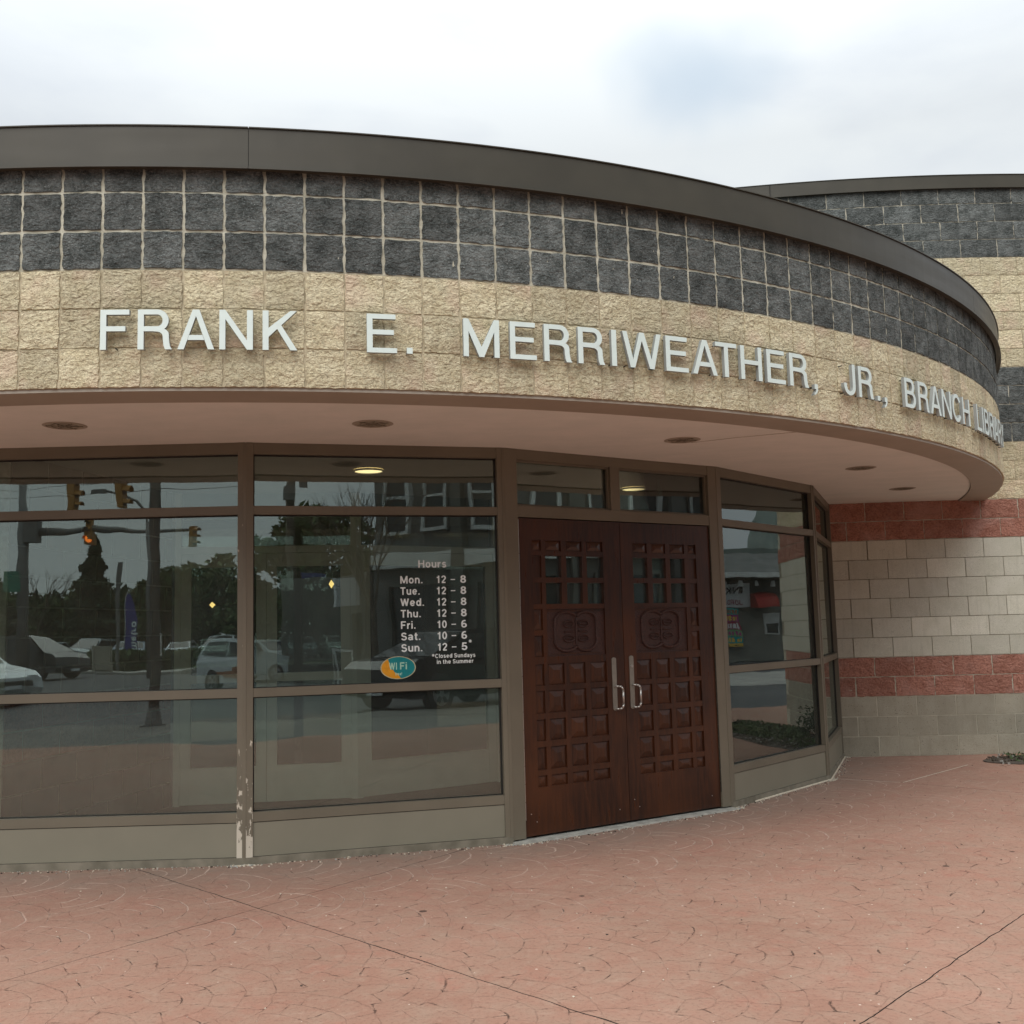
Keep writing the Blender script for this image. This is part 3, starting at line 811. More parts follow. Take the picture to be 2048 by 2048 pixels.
    if ch in 'RB':
        y0 = h * .455; r_ = (h - y0) / 2; cy = (h + y0) / 2; xs = w * .90 - r_
        o_ = [(t, h)] + arcpts(xs, cy, r_, r_, 90, -90, 16) + [(t, y0)]
        i_ = [(t, h - hb)] + arcpts(xs, cy, r_ - t, r_ - hb, 90, -90, 16) + [(t, y0 + hb)]
        g = quad_strip(o_, i_) + [[(0, 0), (t, 0), (t, h), (0, h)]]
        if ch == 'R':
            o2 = [(w * .50, y0 + hb)] + arcpts(w * .60, y0 - .015, w * .305, .033, 75, 5, 6) + [(w * .91, .05), (w * .94, .018), (w, 0)]
            i2 = [(w * .40, y0)] + arcpts(w * .56, y0 - .028, w * .17, .026, 85, 5, 6) + [(w * .735, .05), (w * .755, .02), (w * .80, 0)]
            g += quad_strip(o2, i2)
        else:
            r2 = (y0 + hb) / 2; cy = r2; xs = w - r2 * 1.0
            o_ = [(t, y0 + hb)] + arcpts(xs, cy, r2, r2, 90, -90, 16) + [(t, 0)]
            i_ = [(t, y0)] + arcpts(xs, cy, r2 - t, r2 - hb, 90, -90, 16) + [(t, hb)]
            g += quad_strip(o_, i_)
        return g
    return []
TEXT = [('F', .327, .142), ('R', .511, .168), ('A', .706, .180), ('N', .911, .165), ('K', 1.124, .172), ('E', 1.648, .155), ('.', 1.854, .030),
        ('M', 2.156, .197), ('E', 2.413, .150), ('R', 2.608, .163), ('R', 2.809, .163), ('I', 3.014, .031), ('W', 3.083, .251), ('E', 3.366, .153), ('A', 3.550, .177), ('T', 3.717, .158), ('H', 3.905, .167), ('E', 4.113, .153), ('R', 4.305, .168), (',', 4.512, .040),
        ('J', 4.813, .122), ('R', 4.970, .165), ('.', 5.176, .030), (',', 5.250, .040),
        ('B', 5.527, .150), ('R', 5.715, .162), ('A', 5.900, .174), ('N', 6.097, .168), ('C', 6.291, .178), ('H', 6.500, .164),
        ('L', 6.850, .130), ('I', 7.010, .031), ('B', 7.080, .150), ('R', 7.265, .162), ('A', 7.450, .174), ('R', 7.650, .162), ('Y', 7.820, .175)]
sign = thing('building_name_sign', 'off-white raised capital letters spelling the library name along the tan band of the canopy', 'sign', (CX, CY - RL, 2.843))
for ch, a, w in TEXT:
    mb = MB()
    def fr(x, y, d, a=a): return cyl((a + x - 12) / RL, RL + .012 - d, 2.845 + y)
    th_m = (a + w / 2 - 12) / RL
    # each letter is a flat plate: map on the tangent plane at its middle
    nx_, ny_ = cos(th_m), sin(th_m); tx_, ty_ = -sin(th_m), cos(th_m); c0 = cyl(th_m, RL, 2.845)
    def fl(x, y, d, w=w, c0=c0): return (c0[0] + tx_ * (x - w / 2) - nx_ * d, c0[1] + ty_ * (x - w / 2) - ny_ * d, c0[2] + y)
    for k, poly in enumerate(glyph(ch, w, .205)):
        ar = sum(poly[i][0] * poly[(i + 1) % len(poly)][1] - poly[(i + 1) % len(poly)][0] * poly[i][1] for i in range(len(poly)))
        if ar < 0: poly = poly[::-1]
        e_ = k * .00004
        mb.prism(poly, fl, e_, .024 - e_, 0, 1)
    pins = MB()
    for px_, py_ in ((w * .12, .012), (w * .85 if ch not in 'FI.,TJ' else w * .5, .012), (w * .12 if ch not in 'A.,' else w * .5, .190 if ch not in '.,' else .012)):
        pins.tube(fl(px_, py_, .02), fl(px_, py_, .062), .0035, n=5)
    lo = mb.build('letter', ['letter', 'letter_side'], sign)
    pins.build('stud', 'black_gap', lo)
# (studs are children of their letters)

# ------------------------------------------------------------------ rounded tower wall
tower = thing('tower_wall', 'tall rounded banded block wall to the right of the glazed entrance', 'wall', (TX, TY - TR, 0))
def xth(x): return -math.acos(max(-1, min(1, (x - TX) / TR)))
TW0, TW1 = xth(2.2), xth(8.0)
def rowmat(r):
    if r < 3: return 'grey_block'
    if r < 5: return 'red_split'
    if r < 11: return 'cream_block'
    if r < 13: return 'red_split'
    if r < 16: return 'tan_split'
    if r < 20: return 'dark_split'
    if r < 26: return 'tan_split'
    return 'dark_split'
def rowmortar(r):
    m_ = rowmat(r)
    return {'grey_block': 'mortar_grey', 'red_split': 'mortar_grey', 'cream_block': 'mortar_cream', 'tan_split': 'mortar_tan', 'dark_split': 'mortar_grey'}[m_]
r0 = 0
while r0 < 30:
    r1 = r0
    while r1 < 30 and rowmortar(r1) == rowmortar(r0): r1 += 1
    a0_ = xth(3.30) if r1 <= 13 else TW0
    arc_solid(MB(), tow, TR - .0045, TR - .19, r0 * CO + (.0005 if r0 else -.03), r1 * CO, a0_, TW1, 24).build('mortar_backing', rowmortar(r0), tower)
    r0 = r1
stuff = {}
UT = .405 / TR
base_even = xth(4.172); base_odd = xth(4.372)
for row in range(30):
    mt = rowmat(row)
    th_j = base_even if row % 2 == 0 else base_odd
    xl = 3.38 if row < 13 else 2.25
    for k in range(-8, 12):
        th = th_j + UT * (k + .5)
        x = TX + TR * cos(th)
        if x - .2 < xl or x + .2 > 8.05: continue
        me = rb.choice(B['t_' + mt])
        z = (row + .5) * CO
        proud = {'cream_block': .001, 'grey_block': -.002}.get(mt, -.002)
        loc = Vector(tow(th, TR + proud + rb.uniform(-.001, .001), z))
        if x < 6.0 and not (13 <= row < 17 and x < 4.4): inst('block', me, loc, th + pi / 2, tower)
        else: stuff.setdefault(mt, []).append((me, loc, th + pi / 2))
    # cut piece that closes the row at the left end
    th_l = th_j + UT * math.floor((xth(xl) - th_j) / UT + 1.0)
    xa = xl - .04; xb = TX + TR * cos(th_l)
    # left cut block between xl and first joint
    first = None
    for k in range(-8, 12):
        x = TX + TR * cos(th_j + UT * (k + .5))
        if x - .2 >= xl: first = x - .2025; break
    if first and first - xa > .03:
        w_ = first - xa - .006; th = xth((xa + first) / 2 - .003)
        me = block_mesh('block', w_, CO - .009, mt, row, rough=mt not in ('cream_block', 'grey_block'), nx=5, nz=6)
        inst('block', me, tow(th, TR - .003, (row + .5) * CO), th + pi / 2, tower)
for mt, items in stuff.items(): join_stuff('far_blocks', items, mt, tower)
MB().box((3.335, 11.236 - .01, 29 * CO + .10), (.016, .02, .22), .1).build('control_joint', 'mortar_light', tower)
# end return of the tower wall (seen in the window reflections)
mb = MB(); q = tow(TW1, TR - .004, 0)
mb.box((q[0] - .10, q[1] + 2.0, 3.06), (.2, 4.0, 6.12)); mb.build('end_wall', 'mortar_tan', tower)
mb = MB()
arc_solid(mb, tow, TR + .045, TR + .041, 6.100, 6.245, xth(2.2), TW1, 60)
arc_solid(mb, tow, TR + .0405, TR + .010, 6.101, 6.106, xth(2.2), TW1, 60)
arc_solid(mb, tow, TR + .052, TR - .3, 6.246, 6.252, xth(2.2), TW1, 60)
mb.build('coping', 'coping', tower)
mb = MB(); mb.box((2.957, 11.20, 6.175), (.004, .03, .14), -.14); mb.build('coping_seam', 'black_gap', tower)

# ------------------------------------------------------------------ glazed storefront
shop = thing('glazed_storefront', 'faceted brown aluminium framed window wall under the canopy', 'window wall', (-1.714, 6.707, 0))
class Panel:
    "local frame of one facet: s along it, z up, d outwards (towards the street)"
    def __init__(s, a, b):
        s.a = Vector((a[0], a[1])); s.b = Vector((b[0], b[1])); s.L = (s.b - s.a).length
        s.u = (s.b - s.a) / s.L; s.n = Vector((s.u.y, -s.u.x)); s.rz = atan2(s.u.y, s.u.x)
    def pt(s, x, z, d=0):
        q = s.a + s.u * x + s.n * d; return (q.x, q.y, z)
    def box(s, mb, x0, x1, z0, z1, d0, d1, mi=0):
        "d0 is the front face, d1 the back face"
        P_ = []
        for z in (z0, z1):
            P_ += [s.pt(x0, z, d0), s.pt(x1, z, d0), s.pt(x1, z, d1), s.pt(x0, z, d1)]
        return mb.hexa(P_, mi)
PN = [Panel(P[i], P[i + 1]) for i in range(7)]
ZT, ZH, ZT1, ZT0, ZM1, ZM0, ZL1, ZL0, ZK = ZS - .003, 2.585, 2.245, 2.190, 1.081, 1.026, .316, .258, .045
FD = .11       # frame depth
def bar(pn, name, x0, x1, z0, z1, d0=0.0, d1=-FD, mat='frame'):
    return pn.box(MB(), x0, x1, z0, z1, d0, d1).build(name, mat, shop)
def pane(pn, x0, x1, z0, z1, parent=shop, d=-.045, mat='glass', name='window_pane'):
    o = pn.box(MB(), x0, x1, z0, z1, d, d - .005).build(name, mat, parent)
    return o
HM = .049
for i, pn in enumerate(PN):
    if i == 4: continue
    L = pn.L; g_ = .0035
    e0, e1 = HM, L - HM
    worn = (i in (2, 3))
    for nm, x0, x1 in (('mullion', g_, e0), ('mullion', e1, L - g_)):
        w_ = 'frame_worn' if (i == 2 and x0 > 1) or (i == 3 and x0 < 1) else 'frame'
        pn.box(MB(), x0, x1, 0.012 if w_ == 'frame_worn' else .03, ZT, .004, -FD).build(nm, w_, shop)
    bar(pn, 'head_rail', e0 + .0005, e1 - .0005, ZH, ZT)
    bar(pn, 'transom_rail', e0 + .0005, e1 - .0005, ZT0, ZT1)
    bar(pn, 'middle_rail', e0 + .0005, e1 - .0005, ZM0, ZM1)
    bar(pn, 'bottom_rail', e0 + .0005, e1 - .0005, ZL0, ZL1)
    bar(pn, 'kick_panel', e0 + .001, e1 - .001, ZK + .003, ZL0 - .005, -.006, -.06, 'kick')
    pn.box(MB(), e0 - .001, e1 + .001, ZK, ZL0, -.012, -.06).build('backing', 'black_gap', shop)
    pn.box(MB(), -.004, L + .004, -.02, ZK, .006, -.10).build('curb', 'curb', shop)
    for z0, z1 in ((ZL1, ZM0), (ZM1, ZT0), (ZT1, ZH)):
        pane(pn, e0 - .004, e1 + .004, z0 - .004, z1 + .004)
        # black gasket and reveal round each pane
        mb = MB(); k = .008
        pn.box(mb, e0, e0 + k, z0, z1, -.036, -.044); pn.box(mb, e1 - k, e1, z0, z1, -.036, -.044)
        pn.box(mb, e0 + k, e1 - k, z1 - k, z1, -.036, -.044); pn.box(mb, e0 + k, e1 - k, z0, z0 + k * .6, -.036, -.044)
        mb.build('gasket', 'black_gap', shop)
# posts where facets meet
for i in range(1, 7):
    mb = MB(); x, y = P[i]
    mb.box((x - PN[i].n.x * .03, y - PN[i].n.y * .03, ZT / 2 + .02), (.022, .07, ZT - .05), (PN[i - 1].rz + PN[i].rz) / 2)
    mb.build('post_core', 'frame' if i not in (3,) else 'frame', shop)
# cream caulk bead at the foot of the two right-hand facets
mb = MB()
pa, pb, pc = PN[5].pt(.35, .006, .013), PN[5].pt(PN[5].L, .006, .013), PN[6].pt(.0, .006, .013)
mb.path([pa, pb], .008, 6); mb.path([pc, PN[6].pt(PN[6].L - .02, .006, .013)], .008, 6)
mb.build('caulk_bead', 'caulk', shop)
# right end facet closes against the block wall
grit = MB(); rg = random.Random(19)
for i in (2, 3, 4, 5, 6):
    pn = PN[i]
    for _ in range(150 if i == 4 else 110):
        x_ = rg.uniform(0, pn.L); d_ = .012 + abs(rg.gauss(0, .035)) + (.07 if i == 4 else 0); q = pn.pt(x_, .003, d_); s_ = rg.uniform(.003, .010)
        grit.box(q, (s_, s_ * rg.uniform(.4, 1), s_ * .6), rg.uniform(0, 3), rg.choice((0, 0, 1, 2)))
    for xe in (.0, pn.L):
        for _ in range(26):
            q = pn.pt(xe + rg.gauss(0, .05), .004, .012 + abs(rg.gauss(0, .02)) + (.0 if i != 4 else .02)); s_ = rg.uniform(.006, .016)
            grit.box(q, (s_, s_ * .7, s_ * .5), rg.uniform(0, 3), rg.choice((0, 2)))
tag(grit.build('grit', ['caulk', 'crack', 'threshold']), kind='stuff')
litter = MB()
for _ in range(420):
    x_, y_ = rg.uniform(-3.5, 5.2), rg.uniform(2.8, 10.4); s_ = rg.uniform(.003, .009)
    litter.box((x_, y_, .002), (s_, s_ * rg.uniform(.3, 1), .003), rg.uniform(0, 3), rg.choice((0, 0, 1)))
tag(litter.build('grit', ['caulk', 'crack']), kind='stuff')
# ------------------------------------------------------------------ double doors
dp = PN[4]; L = dp.L
bar(dp, 'mullion', .0035, .106, .02, ZT, .004, -FD)
bar(dp, 'mullion', 1.927, L - .0035, .02, ZT, .004, -FD)
bar(dp, 'head_rail', .1065, 1.9265, ZH, ZT)
bar(dp, 'transom_rail', .1065, 1.9265, 2.183, 2.262)
bar(dp, 'transom_mullion', .942, 1.028, 2.2625, ZH - .0005)
for x0, x1 in ((.1065, .942), (1.028, 1.9265)):
    pane(dp, x0 - .003, x1 + .003, 2.259, ZH + .003)
    mb = MB(); k = .014
    dp.box(mb, x0, x0 + k, 2.2625, ZH, -.020, -.042); dp.box(mb, x1 - k, x1, 2.2625, ZH, -.020, -.042)
    dp.box(mb, x0 + k, x1 - k, ZH - k, ZH, -.020, -.042); dp.box(mb, x0 + k, x1 - k, 2.2625, 2.2625 + k, -.020, -.042)
    mb.build('inner_bead', 'frame', shop)
dp.box(MB(), .0, L, -.02, .010, .075, -.14).build('threshold', 'threshold', shop)
dp.box(MB(), .107, 1.926, .012, 2.183, -.070, -.074).build('backing', 'black_gap', shop)
YD = .013                                     # lattice proud of its recessed panels
rows = [(2.027, 1.953), (1.918, 1.766), (1.729, 1.580), (1.545, 1.216), (1.166, 1.020), (.984, .832), (.791, .645), (.604, .453), (.414, .339)]
colL = [(.227, .304), (.339, .477), (.522, .663), (.705, .853)]
colR = [(1.777, 1.695), (1.657, 1.508), (1.462, 1.326), (1.279, 1.136)]
colR = [tuple(sorted(c_)) for c_ in colR]
for side, (x0, x1), cols in ((0, (.116, 1.0175), colL), (1, (1.0215, 1.923), colR)):
    leaf = MB()
    d0, d1 = -.010, -.052
    zb, zt = .026, 2.176
    # stiles and rails that make up the lattice, as solid members around the cells
    xs = sorted(cols)
    lo = xs[0][0]; hi = xs[-1][1]
    dp.box(leaf, x0, lo, zb, zt, d0, d1); dp.box(leaf, hi, x1, zb, zt, d0, d1)
    dp.box(leaf, lo + .0002, hi - .0002, rows[0][0], zt, d0 - .0003, d1 + .0003); dp.box(leaf, lo + .0002, hi - .0002, zb, rows[-1][1], d0 - .0003, d1 + .0003)
    dl = thing('door_leaf', None, None); dl.parent = shop; dl.location = Vector(dp.pt(x0, 0)) - wloc(shop)
    del_keys = [k for k in dl.keys()]
    leafo = leaf.build('stile', 'wood', dl)
    lat = MB()
    for r_ in range(len(rows) - 1):
        dp.box(lat, lo, hi, rows[r_ + 1][0], rows[r_][1], d0 - .0015, d1 + .001)
    for ci in range(3):
        a_, b_ = xs[ci][1], xs[ci + 1][0]
        for r_, (zt_, zb_) in enumerate(rows):
            if r_ == 3:
                # beside the carved panel only the stile next to the narrow column runs through
                narrow = (ci == 0) if side == 0 else (ci == 2)
                if not narrow: continue
            dp.box(lat, a_, b_, zb_, zt_, d0 - .0025, d1 + .001)
    narrow = cols[0]
    dp.box(lat, narrow[0], narrow[1], 1.363, 1.400, d0 - .0015, d1 + .001)
    lat.build('lattice', 'wood', dl)
    def raised(xa, xb, za, zb_, flat=False):
        mb = MB(); dr = d0 - YD
        dp.box(mb, xa - .002, xb + .002, za - .002, zb_ + .002, dr, dr - .008)
        if not flat:
            w_, h_ = xb - xa, zb_ - za; k = .30; hh = .0135 if min(w_, h_) > .1 else .009
            kx = w_ * .30 if w_ > .1 else w_ * .38; kz = h_ * .30 if h_ > .1 else h_ * .42
            m_ = .004
            pts = [dp.pt(xa + m_, za + m_, dr + .0005), dp.pt(xb - m_, za + m_, dr + .0005), dp.pt(xb - m_, zb_ - m_, dr + .0005), dp.pt(xa + m_, zb_ - m_, dr + .0005),
                   dp.pt(xa + kx, za + kz, dr + hh), dp.pt(xb - kx, za + kz, dr + hh), dp.pt(xb - kx, zb_ - kz, dr + hh), dp.pt(xa + kx, zb_ - kz, dr + hh)]
            mb.add(pts, [(0, 1, 5, 4), (1, 2, 6, 5), (2, 3, 7, 6), (3, 0, 4, 7), (4, 5, 6, 7)])
        return mb.build('raised_panel', 'wood', dl)
    for r_, (zt_, zb_) in enumerate(rows):
        for ci, (xa, xb) in enumerate(cols):
            if r_ == 3:
                if ci == 0:
                    raised(xa, xb, 1.400, zt_); raised(xa, xb, zb_, 1.363)
                continue
            if r_ in (1, 2) and ci > 0:
                dp.box(MB(), xa - .002, xb + .002, zb_ - .002, zt_ + .002, d0 - .028, d0 - .033).build('door_pane', 'glass', dl)
                continue
            raised(xa, xb, zb_, zt_, flat=(ci == 0 and r_ in (1, 2)))
    # carved panel with a looped emblem
    others = sorted(cols[1:]); xa, xb = others[0][0], others[-1][1]; za, zb_ = 1.216, 1.545
    cv = MB(); dp.box(cv, xa, xb, za, zb_, d0 - .012, d0 - .022)
    cvo = cv.build('carved_panel', 'wood_carved', dl)
    em = MB(); w_, h_ = xb - xa, zb_ - za; cx_, cz_ = (xa + xb) / 2, (za + zb_) / 2 + .006
    dd = d0 - .0075
    def tb(pts, r_=.0115): em.path([dp.pt(x, z, dd) for x, z in pts], r_, 7)
    rx = w_ * .185; off = w_ * .165; ry = h_ * .16; zo = h_ * .215
    # outline: two side by side tall loops pinched at top and foot
    Lp = arcpts(cx_ - off, cz_ + zo, rx * 1.05, ry * 1.25, 35, 180, 14) + arcpts(cx_ - off, cz_ - zo, rx * 1.05, ry * 1.25, 180, 325, 14)
    tb(Lp); tb([(2 * cx_ - x, z) for x, z in Lp])
    # inner curls: E shapes back to back
    for sg in (-1, 1):
        for zc in (cz_ + h_ * .155, cz_ - h_ * .155):
            tb(arcpts(cx_ + sg * w_ * .125, zc, w_ * .088, h_ * .070, 0, 360, 14), .0055)
            tb([(cx_ + sg * w_ * .06, zc), (cx_ + sg * w_ * .19, zc)], .0045)
        tb([(cx_ + sg * w_ * .04, cz_), (cx_ + sg * w_ * .2, cz_ - .004)], .0055)
    tb([(cx_, cz_ + h_ * .27), (cx_, cz_ - h_ * .27)], .0055)
    em.build('carved_emblem', 'wood_carved', cvo)
    fr_ = MB()
    dp.box(fr_, xa + .006, xb - .006, zb_ - .020, zb_ - .008, d0 - .008, d0 - .0215)
    dp.box(fr_, xa + .035, xb - .035, za + .012, za + .020, d0 - .009, d0 - .0215)
    fr_.build('carved_border', 'wood', cvo)
    # pull plate and grip
    hx = .918 if side == 0 else 1.082
    z0, z1 = (.811, 1.190) if side == 0 else (.814, 1.198)
    pl = MB(); poly = [(hx - .020, z0 + .012)] + arcpts(hx, z0 + .014, .020, .014, 180, 360, 8) + [(hx + .020, z1 - .014)] + arcpts(hx, z1 - .014, .020, .014, 0, 180, 8)
    pl.prism(poly, lambda x, z, d: dp.pt(x, z, d0 + .006 - d), 0, .007)
    plo = pl.build('pull_plate', 'steel_dull', dl)
    gx = hx + .034
    gp_ = MB(); pts = [dp.pt(hx + .002, z0 + .172, d0 + .004), dp.pt(hx + .012, z0 + .173, d0 + .035), dp.pt(gx - .010, z0 + .170, d0 + .052), dp.pt(gx, z0 + .150, d0 + .056), dp.pt(gx + .001, z0 + .045, d0 + .056), dp.pt(gx - .008, z0 + .018, d0 + .052), dp.pt(hx + .012, z0 + .012, d0 + .035), dp.pt(hx + .002, z0 + .012, d0 + .004)]
    gp_.path(pts, .0075, 10)
    gp_.build('grip', 'aluminium', plo, smooth=True)
    if side:
        k_ = MB(); k_.tube(dp.pt(hx - .001, 1.122, d0 + .006), dp.pt(hx - .001, 1.122, d0 + .014), .0125, .010, 16); k_.build('key_cylinder', 'aluminium', plo)
    # continuous hinge beside the leaf
    hxx = .111 if side == 0 else 1.925
    hg = MB()
    for k in range(17 if side == 0 else 24):
        st = (2.165 - .13) / (17 if side == 0 else 24); zz = .135 + k * st
        hg.tube(dp.pt(hxx, zz, -.004), dp.pt(hxx, zz + st - .004, -.004), .0042 if side == 0 else .003, n=8)
    hg.build('hinge', 'aluminium' if side == 0 else 'black_gap', dl)
    bo = MB()
    for bx, bz in (((x0 + .09), .115), (x1 - .09, .115), (x0 + .045, .17)):
        bo.tube(dp.pt(bx, bz, d0), dp.pt(bx, bz, d0 + .003), .004, n=8)
    bo.build('screw', 'aluminium', dl)

# ------------------------------------------------------------------ lettering on the glass
_sw = .175
def stroke_glyph(ch):
    "advance width and centre lines, capital height 1"
    A_ = arcpts; x_ = .73; h_ = _sw / 2
    G = {
     'H': (.74, [[(.09, 0), (.09, 1)], [(.65, 0), (.65, 1)], [(.09, .53), (.65, .53)]]),
     'M': (.88, [[(.08, 0), (.08, 1)], [(.80, 0), (.80, 1)], [(.10, .98), (.44, .06)], [(.78, .98), (.44, .06)]]),
     'N': (.74, [[(.08, 0), (.08, 1)], [(.66, 0), (.66, 1)], [(.10, .96), (.64, .04)]]),
     'T': (.64, [[(.32, 0), (.32, 1)], [(.0, .925), (.64, .925)]]),
     'W': (1.0, [[(.06, 1), (.28, .03)], [(.28, .03), (.50, .97)], [(.50, .97), (.72, .03)], [(.72, .03), (.94, 1)]]),
     'F': (.62, [[(.09, 0), (.09, 1)], [(.09, .925), (.62, .925)], [(.09, .50), (.54, .50)]]),
     'E': (.66, [[(.09, 0), (.09, 1)], [(.09, .925), (.64, .925)], [(.09, .52), (.60, .52)], [(.09, .075), (.66, .075)]]),
     'L': (.58, [[(.09, 0), (.09, 1)], [(.09, .075), (.58, .075)]]),
     'I': (.20, [[(.10, 0), (.10, 1)]]),
     'K': (.70, [[(.09, 0), (.09, 1)], [(.10, .35), (.62, .98)], [(.28, .56), (.64, .02)]]),
     'A': (.72, [[(.06, 0), (.36, .97)], [(.66, 0), (.36, .97)], [(.16, .30), (.56, .30)]]),
     'J': (.56, [[(.46, 1), (.46, .30)] + A_(.27, .28, .19, .21, 0, -180, 10)]),
     'O': (.80, [A_(.40, .5, .31, .43, 0, 360, 24)]), 'D': (.74, [[(.09, 0), (.09, 1)], [(.09, .925)] + A_(.30, .5, .35, .425, 90, -90, 14) + [(.09, .075)]]),
     'R': (.72, [[(.09, 0), (.09, 1)], [(.09, .925)] + A_(.40, .715, .23, .21, 90, -90, 10) + [(.09, .505)], [(.40, .50), (.62, .0)]]),
     'P': (.68, [[(.09, 0), (.09, 1)], [(.09, .925)] + A_(.38, .70, .23, .225, 90, -90, 10) + [(.09, .475)]]),
     'G': (.78, [A_(.39, .5, .31, .43, 35, 355, 20), [(.70, .46), (.44, .46)], [(.70, .46), (.70, .02)]]),
     'S': (.68, [A_(.34, .72, .23, .21, 15, 262, 12) + A_(.34, .29, .26, .22, 82, -165, 12)]),
     'C': (.74, [A_(.39, .5, .30, .43, 42, 318, 20)]),
     'o': (.60, [A_(.30, .37, .22, .30, 0, 360, 20)]),
     'u': (.58, [[(.08, x_), (.08, .28)] + A_(.28, .27, .20, .20, 180, 330, 8), [(.49, 0), (.49, x_)]]),
     'r': (.38, [[(.08, 0), (.08, x_)], [(.09, .36)] + A_(.36, .38, .26, .28, 165, 85, 6)]),
     's': (.54, [A_(.27, .52, .17, .15, 20, 262, 10) + A_(.27, .22, .19, .155, 82, -160, 10)]),
     'n': (.58, [[(.08, 0), (.08, x_)], [(.09, .42)] + A_(.29, .43, .20, .235, 160, 0, 8) + [(.49, 0)]]),
     'm': (.90, [[(.08, 0), (.08, x_)], [(.09, .44)] + A_(.265, .47, .175, .20, 160, 0, 8) + [(.44, 0)], [(.45, .44)] + A_(.635, .47, .175, .20, 160, 0, 8) + [(.81, 0)]]),
     'e': (.60, [[(.08, .36), (.52, .36)], A_(.30, .37, .22, .30, 0, 322, 18)]),
     'd': (.62, [A_(.29, .37, .21, .30, 0, 360, 18), [(.53, 0), (.53, 1)]]),
     'h': (.58, [[(.08, 0), (.08, 1)], [(.09, .42)] + A_(.29, .43, .20, .235, 160, 0, 8) + [(.49, 0)]]),
     'i': (.18, [[(.09, 0), (.09, x_)], [(.09, .85), (.09, 1)]]), 'l': (.18, [[(.09, 0), (.09, 1)]]),
     'a': (.58, [[(.12, .56)] + A_(.28, .50, .19, .17, 150, 0, 8) + [(.47, .10), (.54, .03)], A_(.26, .22, .19, .155, 0, 360, 14)]),
     't': (.36, [[(.17, .95), (.17, .18), (.22, .08), (.35, .06)], [(.02, .66), (.35, .66)]]),
     'y': (.56, [[(.05, x_), (.28, .06)], [(.51, x_), (.26, -.08), (.18, -.20), (.06, -.22)]]),
     'f': (.36, [[(.16, 0), (.16, .80), (.22, .92), (.35, .93)], [(.02, .66), (.35, .66)]]),
     '1': (.52, [[(.34, 0), (.34, 1)], [(.34, .80), (.10, .72)]]),
     '2': (.60, [A_(.30, .70, .21, .225, 175, -30, 12) + [(.12, .12)], [(.06, .07), (.54, .07)]]),
     '8': (.60, [A_(.30, .735, .19, .195, 0, 360, 18), A_(.30, .285, .22, .22, 0, 360, 18)]),
     '0': (.60, [A_(.30, .5, .215, .43, 0, 360, 22)]),
     '6': (.60, [A_(.30, .30, .21, .235, 0, 360, 18), A_(.34, .5, .25, .43, 62, 190, 10)]),
     '5': (.60, [[(.52, .925), (.16, .925), (.11, .50)] + A_(.29, .32, .225, .245, 120, -165, 14)]),
     '.': (.20, [[(.10, 0), (.10, .155)]]), '!': (.20, [[(.10, 0), (.10, .155)], [(.10, .28), (.10, 1)]]), ' ': (.30, []),
    }
    return G.get(ch, (.5, []))
def stroke_strip(pts, w):
    n = len(pts); closed = n > 4 and abs(pts[0][0] - pts[-1][0]) + abs(pts[0][1] - pts[-1][1]) < 1e-6
    L_, R_ = [], []
    for i, p_ in enumerate(pts):
        a_ = pts[i - 1] if i else (pts[-2] if closed else None); b_ = pts[i + 1] if i < n - 1 else (pts[1] if closed else None)
        d1 = Vector((p_[0] - a_[0], p_[1] - a_[1])).normalized() if a_ else None
        d2 = Vector((b_[0] - p_[0], b_[1] - p_[1])).normalized() if b_ else None
        d_ = (d1 + d2).normalized() if d1 and d2 else (d1 or d2)
        k_ = w / 2 / max(.5, d_.dot(d1) if d1 else 1)
        L_.append((p_[0] - d_.y * k_, p_[1] + d_.x * k_)); R_.append((p_[0] + d_.y * k_, p_[1] - d_.x * k_))
    return L_, R_
def text_glyphs(txt, width, cap, gap=.15):
    "list of (character, list of quads) in metres"
    adv = 0; out_ = []
    for ch in txt:
        w_, st = stroke_glyph(ch); out_.append((ch, adv, st)); adv += w_ + (gap if ch != ' ' else 0)
    adv -= gap; sxx = cap if width is None else width / adv
    res = []
    for ch, x0, st in out_:
        if not st: continue
        qs = []
        for k, pl_ in enumerate(st):
            L_, R_ = stroke_strip(pl_, _sw)
            for i in range(len(pl_) - 1): qs.append((k, [((x0 + p_[0]) * sxx, p_[1] * cap) for p_ in (R_[i], R_[i + 1], L_[i + 1], L_[i])]))
        res.append((ch, qs))
    return res
def add_glyph(mb, qs, pn, x, z, d, vert=False, sgn=1):
    for k, q in qs:
        P_ = []
        for a_, b_ in q:
            if vert: a_, b_ = -b_, a_
            P_.append(pn.pt(x + a_, z + b_, d + sgn * k * .00004))
        mb.add(P_, [(0, 1, 2, 3)])
def text_mesh(mb, txt, pn, x, z, cap, width=None, d=-.0435, bold=0, flip=False, vert=False):
    for ch, qs in text_glyphs(txt, width, cap): add_glyph(mb, qs, pn, x, z, d, vert)
pb_ = PN[3]
hours = thing('opening_hours_lettering', 'white vinyl opening hours list on the window left of the wooden doors', 'lettering', pb_.pt(1.2, 1.19, -.04))
def line(items, cap, name='text_line'):
    for txt, x0, x1, z, c_ in items:
        for ch, qs in text_glyphs(txt, x1 - x0, c_):
            mb = MB(); add_glyph(mb, qs, pb_, x0, z, -.0435); mb.build('character', 'vinyl', hours)
line([('Hours', 1.126, 1.317, 1.838, .050)], 0)
